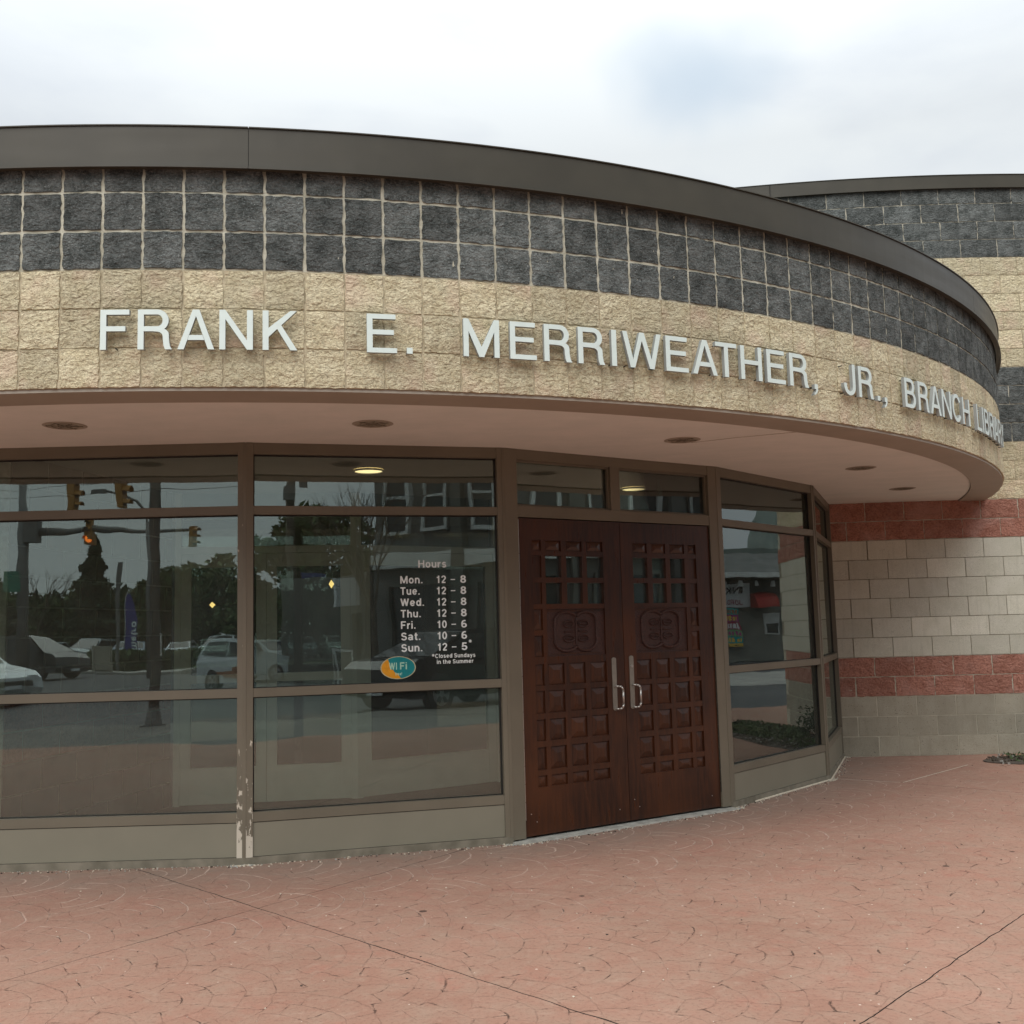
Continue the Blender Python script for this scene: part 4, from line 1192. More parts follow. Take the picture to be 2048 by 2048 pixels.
for i, (d_, w_, a_, b_) in enumerate((('Mon.', .150, '12', '8'), ('Tue.', .130, '12', '8'), ('Wed.', .158, '12', '8'), ('Thu.', .135, '12', '8'), ('Fri.', .098, '10', '6'), ('Sat.', .130, '10', '6'), ('Sun.', .142, '12', '5'))):
    z = 1.733 - .0753 * i; x0 = 1.003; xa = 1.245
    it = [(d_, x0, x0 + w_, z, .050), (a_, xa, xa + .068, z, .050), (b_, 1.412, 1.451, z, .050)]
    line(it, 0)
    mb = MB(); pb_.box(mb, 1.345, 1.376, z + .0195, z + .026, -.0432, -.0438)
    mb.build('dash', 'vinyl', hours)
    if i == 6:
        mb = MB()
        for k in range(4):
            q = k * pi / 4; cx_, cz_ = 1.472, z + .058
            mb.add([pb_.pt(cx_ + cos(q) * .011 - sin(q) * .0017, cz_ + sin(q) * .011 + cos(q) * .0017, -.0435 + k * .00002), pb_.pt(cx_ - cos(q) * .011 - sin(q) * .0017, cz_ - sin(q) * .011 + cos(q) * .0017, -.0435 + k * .00002), pb_.pt(cx_ - cos(q) * .011 + sin(q) * .0017, cz_ - sin(q) * .011 - cos(q) * .0017, -.0435 + k * .00002), pb_.pt(cx_ + cos(q) * .011 + sin(q) * .0017, cz_ + sin(q) * .011 - cos(q) * .0017, -.0435 + k * .00002)], [(0, 1, 2, 3)])
        mb.build('asterisk', 'vinyl', hours)
line([('Closed Sundays', 1.230, 1.505, 1.233, .0275)], 0)
mb = MB()
for k in range(4):
    q = k * pi / 4; cx_, cz_ = 1.217, 1.252; s_ = .0095
    mb.add([pb_.pt(cx_ + cos(q) * s_ - sin(q) * .0014, cz_ + sin(q) * s_ + cos(q) * .0014, -.0435 + k * .00002), pb_.pt(cx_ - cos(q) * s_ - sin(q) * .0014, cz_ - sin(q) * s_ + cos(q) * .0014, -.0435 + k * .00002), pb_.pt(cx_ - cos(q) * s_ + sin(q) * .0014, cz_ - sin(q) * s_ - cos(q) * .0014, -.0435 + k * .00002), pb_.pt(cx_ + cos(q) * s_ + sin(q) * .0014, cz_ + sin(q) * s_ - cos(q) * .0014, -.0435 + k * .00002)], [(0, 1, 2, 3)])
mb.build('asterisk', 'vinyl', hours)
line([('in the Summer', 1.241, 1.491, 1.194, .0275)], 0)

# oval sticker
ox, oz, orx, orz = .981, 1.178, .1175, .0745
st_ = thing('wifi_sticker', 'teal and orange oval sticker low on the window beside the opening hours', 'sticker', pb_.pt(ox, oz, -.04))
el = lambda k, d: [pb_.pt(ox + orx * k * cos(2 * pi * i / 48), oz + (orz / orx) * orx * k * sin(2 * pi * i / 48), d) for i in range(48)]
MB().add(el(1.0, -.0436), [tuple(range(48))]).build('border', 'oval_cream', st_)
MB().add(el(.945, -.0434), [tuple(range(48))]).build('face', 'oval_teal', st_)
# orange part: the left of the oval bounded by a ragged coast line
coast = [(-.60, .76), (-.56, .60), (-.52, .40), (-.50, .10), (-.44, -.10), (-.28, -.24), (-.22, -.42), (-.02, -.55), (.06, -.78), (.12, -.93)]
out_ = arcpts(0, 0, 1, 1, 232 + 50, 127, 24)
poly = [(x * orx * .943, z * orz * .943) for x, z in out_] + [(x * orx * .945, z * orz * .945) for x, z in coast]
vs = [pb_.pt(ox + x, oz + z, -.0432) for x, z in poly]
MB().add(vs, [tuple(range(len(vs)))]).build('orange_area', 'oval_orange', st_)
mb = MB()
text_mesh(mb, 'WI', pb_, ox - .060, oz - .012, .046, .052, d=-.0430); text_mesh(mb, 'Fi', pb_, ox + .012, oz - .012, .046, .046, d=-.0430)
text_mesh(mb, 'free!', pb_, ox - .020, oz - .050, .020, .045, d=-.0430)
mb.build('print', 'oval_text', st_)

# ------------------------------------------------------------------ inside the vestibule and hall
hall = thing('library_interior', 'dim entrance vestibule and hall seen through the storefront glass', 'interior', (-2, 10, 0))
foot = [(p_[0], p_[1]) for p_ in P[1:]] + [(3.3, 18), (-8, 18), (-8, 8.3)]
inner = []
c0 = Vector((-2.5, 12.65))
for x, y in P[1:]:
    v = Vector((x, y)) - c0; v *= (v.length - .16) / v.length; inner.append((c0.x + v.x, c0.y + v.y))
fl_ = inner + [(3.3, 18), (-8, 18), (-8, 8.3)]
MB().add([(x, y, .004) for x, y in fl_], [tuple(range(len(fl_)))]).build('floor', 'tile_in', hall)
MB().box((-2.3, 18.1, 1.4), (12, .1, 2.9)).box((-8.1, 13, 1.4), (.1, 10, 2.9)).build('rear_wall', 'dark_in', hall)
MB().box((3.5, 15.0, 1.4), (.1, 6.6, 2.9)).build('side_wall', 'wall_in', hall)
# block side wall of the vestibule
wa, wb = (-3.33, 6.90), (-2.93, 9.00)
wp = Panel(wa, wb)
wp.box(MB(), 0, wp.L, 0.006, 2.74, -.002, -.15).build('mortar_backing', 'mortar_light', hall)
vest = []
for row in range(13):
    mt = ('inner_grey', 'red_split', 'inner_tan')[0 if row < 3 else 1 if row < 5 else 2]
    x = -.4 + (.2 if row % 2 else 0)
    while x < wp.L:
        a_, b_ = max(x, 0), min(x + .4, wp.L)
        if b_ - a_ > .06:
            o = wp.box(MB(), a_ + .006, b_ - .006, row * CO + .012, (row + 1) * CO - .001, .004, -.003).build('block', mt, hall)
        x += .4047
# inner partition with glazed doors
Q = [(-2.912, 9.023), (-1.385, 9.231), (-.148, 10.02), (.95, 11.35), (1.45, 13.0)]
for i in range(4):
    q = Panel(Q[i], Q[i + 1]); Lq = q.L
    ndoor = 2 if i == 0 else 1
    zt = 2.13
    fr = MB()
    q.box(fr, 0, .05, 0, 2.74, 0, -.08); q.box(fr, Lq - .05, Lq, 0, 2.74, 0, -.08); q.box(fr, .051, Lq - .051, 2.68, 2.74, 0, -.08)
    q.box(fr, .051, Lq - .051, zt, zt + .06, 0, -.08)
    fr.build('partition_frame', 'frame_in', hall)
    q.box(MB(), .05, Lq - .05, zt + .06, 2.68, -.035, -.04).build('partition_pane', 'glass_in', hall)
    wdt = (Lq - .10) / ndoor
    for k in range(ndoor):
        x0 = .052 + wdt * k; x1 = x0 + wdt - .004
        m2 = MB(); s_ = .085
        q.box(m2, x0, x0 + s_, .01, zt - .004, -.01, -.055); q.box(m2, x1 - s_, x1, .01, zt - .004, -.01, -.055)
        q.box(m2, x0 + s_ + .0005, x1 - s_ - .0005, .01, .31, -.012, -.053); q.box(m2, x0 + s_ + .0005, x1 - s_ - .0005, zt - .12, zt - .004, -.012, -.053)
        if i == 0: q.box(m2, x0 + s_ + .0005, x1 - s_ - .0005, 1.02, 1.09, -.008, -.057)
        do = m2.build('inner_door', 'frame_in', hall)
        q.box(MB(), x0 + s_ - .002, x1 - s_ + .002, .308, zt - .118, -.030, -.034).build('door_pane', 'glass_in', do)
MB().box((-1.0, 8.15, .012), (1.9, 1.2, .012), .42).build('entrance_mat', 'floor_in', hall)
LA, LB = (-1.094, 7.98), (1.112, 9.45)
for (x, y), lab in (((LA[0], LA[1]), 'lit round ceiling light behind the transom of the hours window'), ((LB[0], LB[1]), 'lit round ceiling light behind the transom over the right door')):
    t_ = thing('ceiling_light', lab, 'light', (x, y, 2.656), 'lit round ceiling lights indoors')
    n = 28
    MB().add([(x + .105 * cos(2 * pi * i / n), y + .105 * sin(2 * pi * i / n), 2.648) for i in range(n)], [tuple(range(n))[::-1]]).build('lens', 'lamp_lit', t_)
    MB().path([(x + .112 * cos(2 * pi * i / n), y + .112 * sin(2 * pi * i / n), 2.648) for i in range(n + 1)], .008, 6).build('trim_ring', 'white_trim', t_)
for (x, y, z, w_, h_), lab in (((-3.90, 13.6, 1.83, .040, .040), 'small amber diamond light seen through the left window'), ((-2.29, 13.2, 2.04, .034, .055), 'small amber diamond light seen through the hours window'), ((.72, 14.6, 2.22, .03, .06), 'small amber diamond light seen through the glass squares of the left door')):
    t_ = thing('diamond_light', lab, 'light', (x, y, z), 'amber diamond lights indoors')
    MB().add([(x - w_, y, z), (x, y - .01, z - h_), (x + w_, y, z), (x, y - .01, z + h_), (x, y + .03, z)], [(0, 1, 3), (1, 2, 3), (0, 4, 1), (1, 4, 2), (2, 4, 3), (3, 4, 0)]).build('shade', 'lamp_amber', t_)
    MB().box((x, y + .5, z), (.02, 1.0, .02)).build('bracket', 'black', t_)

# body of the building behind the canopy, hidden from the street but throwing its shade
bb = MB().box((-2.3, 14.3, 4.9), (9.6, 5.6, 2.3)).build('upper_building', 'mortar_tan')
bb.location.z -= 1.05
tag(bb, 'main block of the library standing behind the curved canopy', 'building')

# ------------------------------------------------------------------ planting bed at the foot of the block wall
bed = MB(); pts = arcpts(6.35, 10.62, 1.78, .52, 0, 360, 40)
bed.add([(x, y + (x - 6.35) * .05, .006) for x, y in pts[:-1]], [tuple(range(40))])
tag(bed.build('planting_bed', 'mulch'), kind='structure')
def leaf_cloud(mb, n, sampler, size, rnd, mi=0, flat=.3):
    for _ in range(n):
        c_ = Vector(sampler()); s_ = size * rnd.uniform(.6, 1.4)
        a_ = Vector((rnd.gauss(0, 1), rnd.gauss(0, 1), rnd.gauss(0, flat + .4))).normalized()
        b_ = a_.orthogonal().normalized(); b_ = (Matrix.Rotation(rnd.uniform(0, 6.28), 3, a_) @ b_)
        c2 = a_.cross(b_)
        mb.add([c_ - b_ * s_, c_ + c2 * s_ * .45, c_ + b_ * s_, c_ - c2 * s_ * .45], [(0, 1, 2, 3)], mi)
rp = random.Random(11)
gc = MB()
def s1():
    while True:
        x = rp.uniform(5.15, 8.0); y = rp.uniform(10.15, 11.1)
        if ((x - 6.9) / 1.1) ** 2 + ((y - 10.68) / .40) ** 2 < 1: return (x, y, rp.uniform(.01, .08))
leaf_cloud(gc, 2600, s1, .028, rp)
leaf_cloud(gc, 420, lambda: (rp.uniform(4.85, 5.7), rp.uniform(10.28, 10.8), rp.uniform(.015, .06)), .016, rp)
tag(gc.build('ground_cover', 'leaf'), kind='stuff')
gl_ = MB(); mulch_r = random.Random(3)
for _ in range(900):
    x = mulch_r.uniform(4.62, 8.0); y = mulch_r.uniform(10.12, 11.1)
    if ((x - 6.35) / 1.78) ** 2 + ((y - 10.62) / .52) ** 2 < 1:
        gl_.box((x, y, .012), (mulch_r.uniform(.02, .05), mulch_r.uniform(.008, .02), .012), mulch_r.uniform(0, 3))
for _ in range(45):
    x = mulch_r.uniform(4.62, 6.2); y = mulch_r.uniform(10.15, 10.95)
    gl_.box((x, y, .02), (.022, .014, .016), mulch_r.uniform(0, 3), 1)
tag(gl_.build('bark_mulch', ['mulch', 'concrete']), kind='stuff')
# shrub at the frame edge
sh = thing('low_shrub', 'low sparse shrub against the foot of the block wall at the right edge', 'shrub', (5.15, 10.8, 0))
m2 = MB(); m3 = MB()
for k in range(26):
    a_ = rp.uniform(0, 6.28); r_ = rp.uniform(.05, .30); h_ = rp.uniform(.12, .42)
    tip = (5.50 + cos(a_) * r_, 10.82 + sin(a_) * r_ * .7, h_); m2.tube((5.50, 10.82, 0), tip, .005, .002, 5)
    leaf_cloud(m3, 26, lambda tip=tip: (tip[0] + rp.gauss(0, .05), tip[1] + rp.gauss(0, .05), max(.02, tip[2] + rp.gauss(0, .06))), .020, rp)
m2.build('stem', 'bark', sh); m3.build('foliage', 'leaf_dark', sh)

# ------------------------------------------------------------------ the street behind the camera (seen in the window reflections)
# kerbside light pole
t_ = thing('street_pole', 'thick grey steel pole on the plaza kerb, reflected in the left window', 'pole', (-5.785, -4.136, 0))
MB().tube((-5.785, -4.136, .02), (-5.785, -4.136, 9.5), .095, .07, 16).build('shaft', 'pole_metal', t_, smooth=True)
MB().box((-5.785, -4.136, .01), (.34, .34, .03)).tube((-5.785, -4.136, .02), (-5.785, -4.136, .30), .15, .10, 12).build('base_flange', 'pole_metal', t_)
mb = MB(); mb.box((-5.73, -3.99, 1.33), (.16, .08, .36)); pbx = mb.build('signal_button_box', 'black', t_)
MB().box((-5.64, -3.95, 1.33), (.018, .02, .40)).build('box_trim', 'white_trim', pbx)
# far traffic signal mast
def signal_head(parent, x, y, z, rz, lit=None, name='signal_head', s=1.0, top=None):
    hd = thing(name, None, None); hd.parent = parent; hd.location = Vector((x, y, z)) - wloc(parent)
    mb = MB(); mb.box((x, y, z), (.30 * s, .20 * s, 1.0 * s), rz); mb.build('housing', 'signal_yellow', hd)
    k, m_ = -sin(rz), cos(rz)      # direction faced is local +y
    for i in (-1, 0, 1):
        cx_, cy_, cz_ = x + k * .10 * s, y + m_ * .10 * s, z + i * .32 * s
        o = MB().tube((cx_, cy_, cz_), (cx_ + k * .012, cy_ + m_ * .012, cz_), .105 * s, n=14).build('lens', 'signal_red' if lit == i else 'black', hd)
        v = MB(); n = 8
        for q in range(n):
            a0, a1 = radians(0 + 180 * q / n), radians(0 + 180 * (q + 1) / n)
            P_ = []
            for a_ in (a0, a1):
                dx, dz = cos(a_) * .125 * s, sin(a_) * .125 * s
                P_ += [(cx_ + m_ * dx, cy_ - k * dx, cz_ + dz), (cx_ + m_ * dx + k * .24 * s, cy_ - k * dx + m_ * .24 * s, cz_ + dz - .03)]
            v.add(P_, [(0, 1, 3, 2)])
        v.build('visor', 'signal_yellow', hd)
    return hd
mast = thing('signal_mast', 'traffic signal mast with a long level arm across the road', 'traffic light', (-19.39, -29.86, 0))
MB().tube((-19.39, -29.86, -.1), (-19.39, -29.86, 8.2), .24, .17, 14).build('shaft', 'pole_metal', mast, smooth=True)
MB().tube((-19.33, -29.80, 5.85), (-12.75, -31.82, 6.14), .15, .07, 10).build('arm', 'pole_metal', mast, smooth=True)
MB().box((-19.05, -29.9, 5.9), (.5, .5, .8)).build('arm_bracket', 'pole_metal', mast)
MB().box((-19.68, -29.60, 3.93), (.66, .06, .82), -.3).build('sign_back', 'sign_green', mast)
signal_head(mast, -16.9, -30.55, 5.92, .12, lit=-1)
signal_head(mast, -12.93, -31.65, 5.75, -1.1)
# signals hung from a span wire nearer the corner
wire = thing('span_wire', 'span wire slung across the corner carrying two traffic signals', 'wire', (-12, -16.7, 6.9))
MB().path([(-19.6, -14.0, 7.3), (-14, -16, 6.9), (-9.5, -17.5, 6.9), (8.9, -24.5, 8.0)], .014, 5).build('cable', 'black', wire)
for x, y, z, rz in ((-12.14, -16.51, 5.62, -1.35), (-10.79, -16.89, 5.74, -1.35)):
    h_ = signal_head(wire, x, y, z, rz); MB().tube((x, y, z + .5), (x, y, 6.92), .03, n=6).build('hanger', 'pole_metal', h_)
# distant street lamp with a curved arm
t_ = thing('street_lamp', 'street lamp with a curved arm beyond the road', 'street lamp', (-14.14, -29.42, 0))
MB().tube((-14.14, -29.42, -.1), (-14.14, -29.42, 6.3), .10, .07, 10).build('pole', 'pole_metal', t_, smooth=True)
MB().path([(-14.14, -29.42, 6.2), (-14.2, -29.41, 6.7), (-14.5, -29.33, 7.15), (-15.0, -29.2, 7.35), (-15.7, -29.0, 7.42)], .05, 8).build('arm', 'pole_metal', t_)
MB().box((-15.95, -28.9, 7.40), (.62, .26, .15), -.25).build('lamp_head', 'pole_metal', t_)
t_ = thing('thin_post', 'thin grey post rising over the distant tree line', 'post', (-19.15, -40.45, 0))
MB().tube((-19.15, -40.45, -.1), (-19.15, -40.45, 5.3), .09, n=8).build('shaft', 'pole_metal', t_)
# utility pole
t_ = thing('utility_pole', 'timber utility pole with crossarm and blue street signs', 'pole', (8.89, -24.56, 0))
MB().tube((8.89, -24.56, -.1), (8.89, -24.56, 10.5), .19, .13, 12).build('shaft', 'pole_wood', t_, smooth=True)
MB().box((8.89, -24.45, 9.8), (2.4, .1, .12), .3).build('crossarm', 'pole_wood', t_)
MB().tube((8.75, -24.3, 6.5), (8.75, -24.3, 7.0), .18, n=12).build('transformer', 'pole_metal', t_)
MB().box((9.25, -24.3, 7.1), (.30, .02, .30)).build('diamond_sign', 'pole_metal', t_)
sg = MB().box((9.62, -24.2, 3.62), (.95, .03, .32), .32).build('street_sign', 'sign_blue', t_)
MB().box((9.42, -24.3, 3.26), (.62, .03, .28), .32).build('street_sign', 'sign_blue', t_)
w2 = thing('overhead_wires', 'overhead wires crossing above the road beyond the kerb', 'wire', (9, -24.5, 9.8))
for dz, dy in ((0, 0), (.02, .4), (-1.2, .1), (-1.6, .1)):
    MB().path([(-40, -38 + dy, 9.9 + dz), (-25, -33.5 + dy, 9.3 + dz), (-8, -28.6 + dy, 9.2 + dz), (8.9, -24.5 + dy, 9.9 + dz), (30, -18 + dy, 9.4 + dz)], .012, 4).build('wire', 'black', w2)
# bin, cabinet, hedge, flag
def simple(name, label, cat, parts, loc, group=None):
    t_ = thing(name, label, cat, loc, group)
    for nm, mb, mt in parts: mb.build(nm, mt, t_)
    return t_
simple('litter_bin', 'green litter bin at the foot of the utility pole', 'bin', [('body', MB().tube((9.0, -24.0, -.1), (9.0, -24.0, .85), .26, .30, 14), 'sign_green'), ('lid', MB().tube((9.0, -24.0, .86), (9.0, -24.0, .98), .32, .2, 14), 'black')], (9.0, -24.0, -.1))
simple('utility_cabinet', 'pale utility cabinet on the verge beside the far kerb', 'cabinet', [('body', MB().box((-18.9, -37.6, .55), (.9, .5, 1.2), -.5), 'beige_wall'), ('door', MB().box((-18.79, -37.33, .55), (.7, .03, 1.0), -.5), 'beige_wall')], (-18.9, -37.6, 0))
simple('road_cone', 'yellow green cone by the dark pickup', 'cone', [('body', MB().tube((-19.4, -30.9, -.08), (-19.4, -30.9, .62), .18, .03, 10), 'p_yellow'), ('base', MB().box((-19.4, -30.9, -.09), (.42, .42, .04)), 'black')], (-19.4, -30.9, 0))
t_ = thing('feather_flag', 'tall violet feather flag lettered in white, planted behind the hedge', 'flag', (-20.9, -46.4, 0))
fp = Panel((-21.3, -46.6), (-20.3, -46.25)); fp = Panel((-20.45, -46.35), (-21.35, -46.55))
fl_ = lambda x, z, d: fp.pt(x, z, d)
out_ = [(.0, .5), (.85, .5), (.90, 2.6), (.72, 3.4), (.36, 3.95), (.08, 4.05), (.0, 3.8)]
fg = MB(); fg.prism(out_, lambda x, z, d: fp.pt(.45 - x * .75, z, -d), 0, .01); fgo = fg.build('cloth', 'sign_navy', t_)
MB().path([fp.pt(.47, -.1, 0), fp.pt(.47, 3.8, 0), fp.pt(.36, 4.1, 0)], .02, 6).build('staff', 'white_trim', t_)
mb = MB()
for d_ in (.02, -.035): text_mesh(mb, 'metro', fp, .08, .85, .36, 1.7, d=d_, vert=True, flip=False, bold=.02)
mb.build('print', 'vinyl', fgo)
def leaf_mass(name, label, cat, loc, fn, n, size, mat, seed, group=None, stem=None):
    r_ = random.Random(seed); t_ = thing(name, label, cat, loc, group)
    mb = MB(); leaf_cloud(mb, n, lambda: fn(r_), size, r_); mb.build('crown' if stem else 'foliage', mat, t_)
    if stem:
        st = MB(); stem(st, r_); st.build('trunk', 'bark', t_)
    return t_
leaf_mass('hedge', 'low clipped hedge along the verge of the parking lot', 'hedge', (-18.5, -43.2, 0), lambda r: (lambda u: (-22.6 + 8.4 * u, -45.6 + 5.1 * u + r.uniform(-.5, .5), r.uniform(-.1, .85)))(r.random()), 4200, .14, 'leaf', 21)
def conifer(label, x, y, h, w, seed):
    def fn(r):
        u = r.random() ** .7; z = h * (1 - u) ; rad = w * u * (.75 + .25 * sin(z * 5 + seed)) * (.5 + .5 * r.random()); a_ = r.uniform(0, 6.28)
        return (x + cos(a_) * rad, y + sin(a_) * rad, z - rad * .12)
    return leaf_mass('conifer', label, 'tree', (x, y, 0), fn, 5200, .20, 'leaf_dark', seed, None, lambda st, r: st.tube((x, y, -.1), (x, y, h * .9), .22, .03, 8))
conifer('tallest pointed conifer standing clear of the distant tree line', -27.7, -59.7, 8.6, 4.1, 31)
conifer('second conifer at the far left end of the tree line', -33.4, -57.3, 6.9, 2.8, 32)
def decid(label, x, y, h, w, seed, mat='leaf', n=2600, size=.26, z0=.25):
    rr_ = random.Random(seed); cl = []
    for _ in range(16):
        a_ = rr_.uniform(0, 6.28); q = rr_.random() ** .6
        cl.append((x + cos(a_) * w * .75 * q, y + sin(a_) * w * .75 * q, h * z0 + (h * (1 - z0)) * rr_.uniform(.05, .88), w * rr_.uniform(.28, .5)))
    def fn(r):
        c_ = r.choice(cl); v = Vector((r.gauss(0, 1), r.gauss(0, 1), r.gauss(0, 1))).normalized() * c_[3] * r.uniform(.5, 1.05)
        return (c_[0] + v.x, c_[1] + v.y, max(.1, min(h, c_[2] + v.z * .8)))
    def stem(st, r):
        st.tube((x, y, -.1), (x, y, h * .5), .20, .12, 8)
        for c_ in cl[:10]: st.tube((x, y, h * r.uniform(.2, .45)), (c_[0], c_[1], c_[2]), .07, .02, 5)
    return leaf_mass('broadleaf_tree', label, 'tree', (x, y, 0), fn, n, size, mat, seed, 'broadleaf trees beyond the road', stem)
tl = [(-31.5, -53, 5.0, 2.8, 'leftmost broadleaf tree in the distant line'), (-27.6, -56, 5.3, 2.9, 'broadleaf tree between the two conifers'), (-21.2, -52, 5.2, 2.7, 'broadleaf tree just right of the tall conifer'),
      (-18.6, -47.6, 5.3, 2.4, 'broadleaf tree behind the feather flag'), (-16.4, -48.4, 6.0, 2.6, 'rounded broadleaf tree right of the big steel pole'), (-13.6, -47.8, 6.7, 2.8, 'tall broadleaf tree above the small white car'), (-9.8, -46.5, 6.8, 3.0, 'broadleaf tree at the right end of the left window'),
      (10.2, -35.8, 6.7, 2.4, 'broadleaf tree left of the utility pole'), (12.9, -34.5, 8.3, 2.7, 'tallest broadleaf tree behind the utility pole'), (15.6, -33.0, 7.0, 2.4, 'broadleaf tree between the utility pole and the grey building'),
      (-5.5, -50, 6.4, 3.0, 'broadleaf tree in the gap behind the silver car'), (4.0, -47, 6.8, 3.0, 'broadleaf tree behind the parked cars'), (-36, -56, 5.4, 3.2, 'broadleaf tree off the left end of the distant line'), (-1, -52, 6, 3, 'broadleaf tree in the middle of the far side'), (21, -34, 8, 3.2, 'broadleaf tree behind the grey building')]
for i, (x, y, h_, w_, lb) in enumerate(tl):
    if y < -45: x *= 1.16; y = 13.4 + (y - 13.4) * 1.16; h_ = 1.4 + (h_ - 1.4) * 1.16; w_ *= 1.16
    decid(lb, x, y, h_, w_, 40 + i, 'leaf_pale' if i in (4,) else 'leaf', 3000, .25)
mb = MB(); rw = random.Random(77)
leaf_cloud(mb, 22000, lambda: (rw.uniform(-80, 30), rw.uniform(-78, -70), rw.uniform(0, 1) ** .8 * (5.2 + 1.6 * noise.noise(Vector((rw.uniform(-80, 30) * .1, 0, 0))))), .42, rw)
tag(mb.build('distant_trees', 'leaf_dark'), kind='stuff')
def branches(st, a, d, L, r, depth, rnd):
    b = a + d * L; st.tube(a, b, r, r * .65, 5)
    if depth == 0: return
    for _ in range(rnd.choice((2, 3, 3))):
        d2 = (d + Vector((rnd.gauss(0, .33), rnd.gauss(0, .33), rnd.uniform(0, .15)))).normalized()
        branches(st, a + d * L * rnd.uniform(.6, 1), d2, L * rnd.uniform(.62, .82), r * .6, depth - 1, rnd)
for (x, y, h_, sd, lb) in ((6.3, -10.3, 1.9, 5, 'bare upswept street tree in front of the grey building'), (-27.4, -50.3, 2.4, 8, 'dead leafless tree above the distant tree line')):
    t_ = thing('bare_tree', lb, 'tree', (x, y, 0)); st = MB(); rnd = random.Random(sd)
    st.tube((x, y, -.1), (x, y, h_), .09 if sd == 5 else .2, .07, 8)
    st.build('trunk', 'bark', t_); st = MB()
    for k in range(5 if sd == 5 else 3): branches(st, Vector((x, y, h_ * .95)), Vector((rnd.gauss(0, .28), rnd.gauss(0, .28), 1)).normalized(), 1.35 if sd == 5 else 1.7, .04, 4 if sd == 5 else 3, rnd)
    st.build('branch', 'bark', t_)

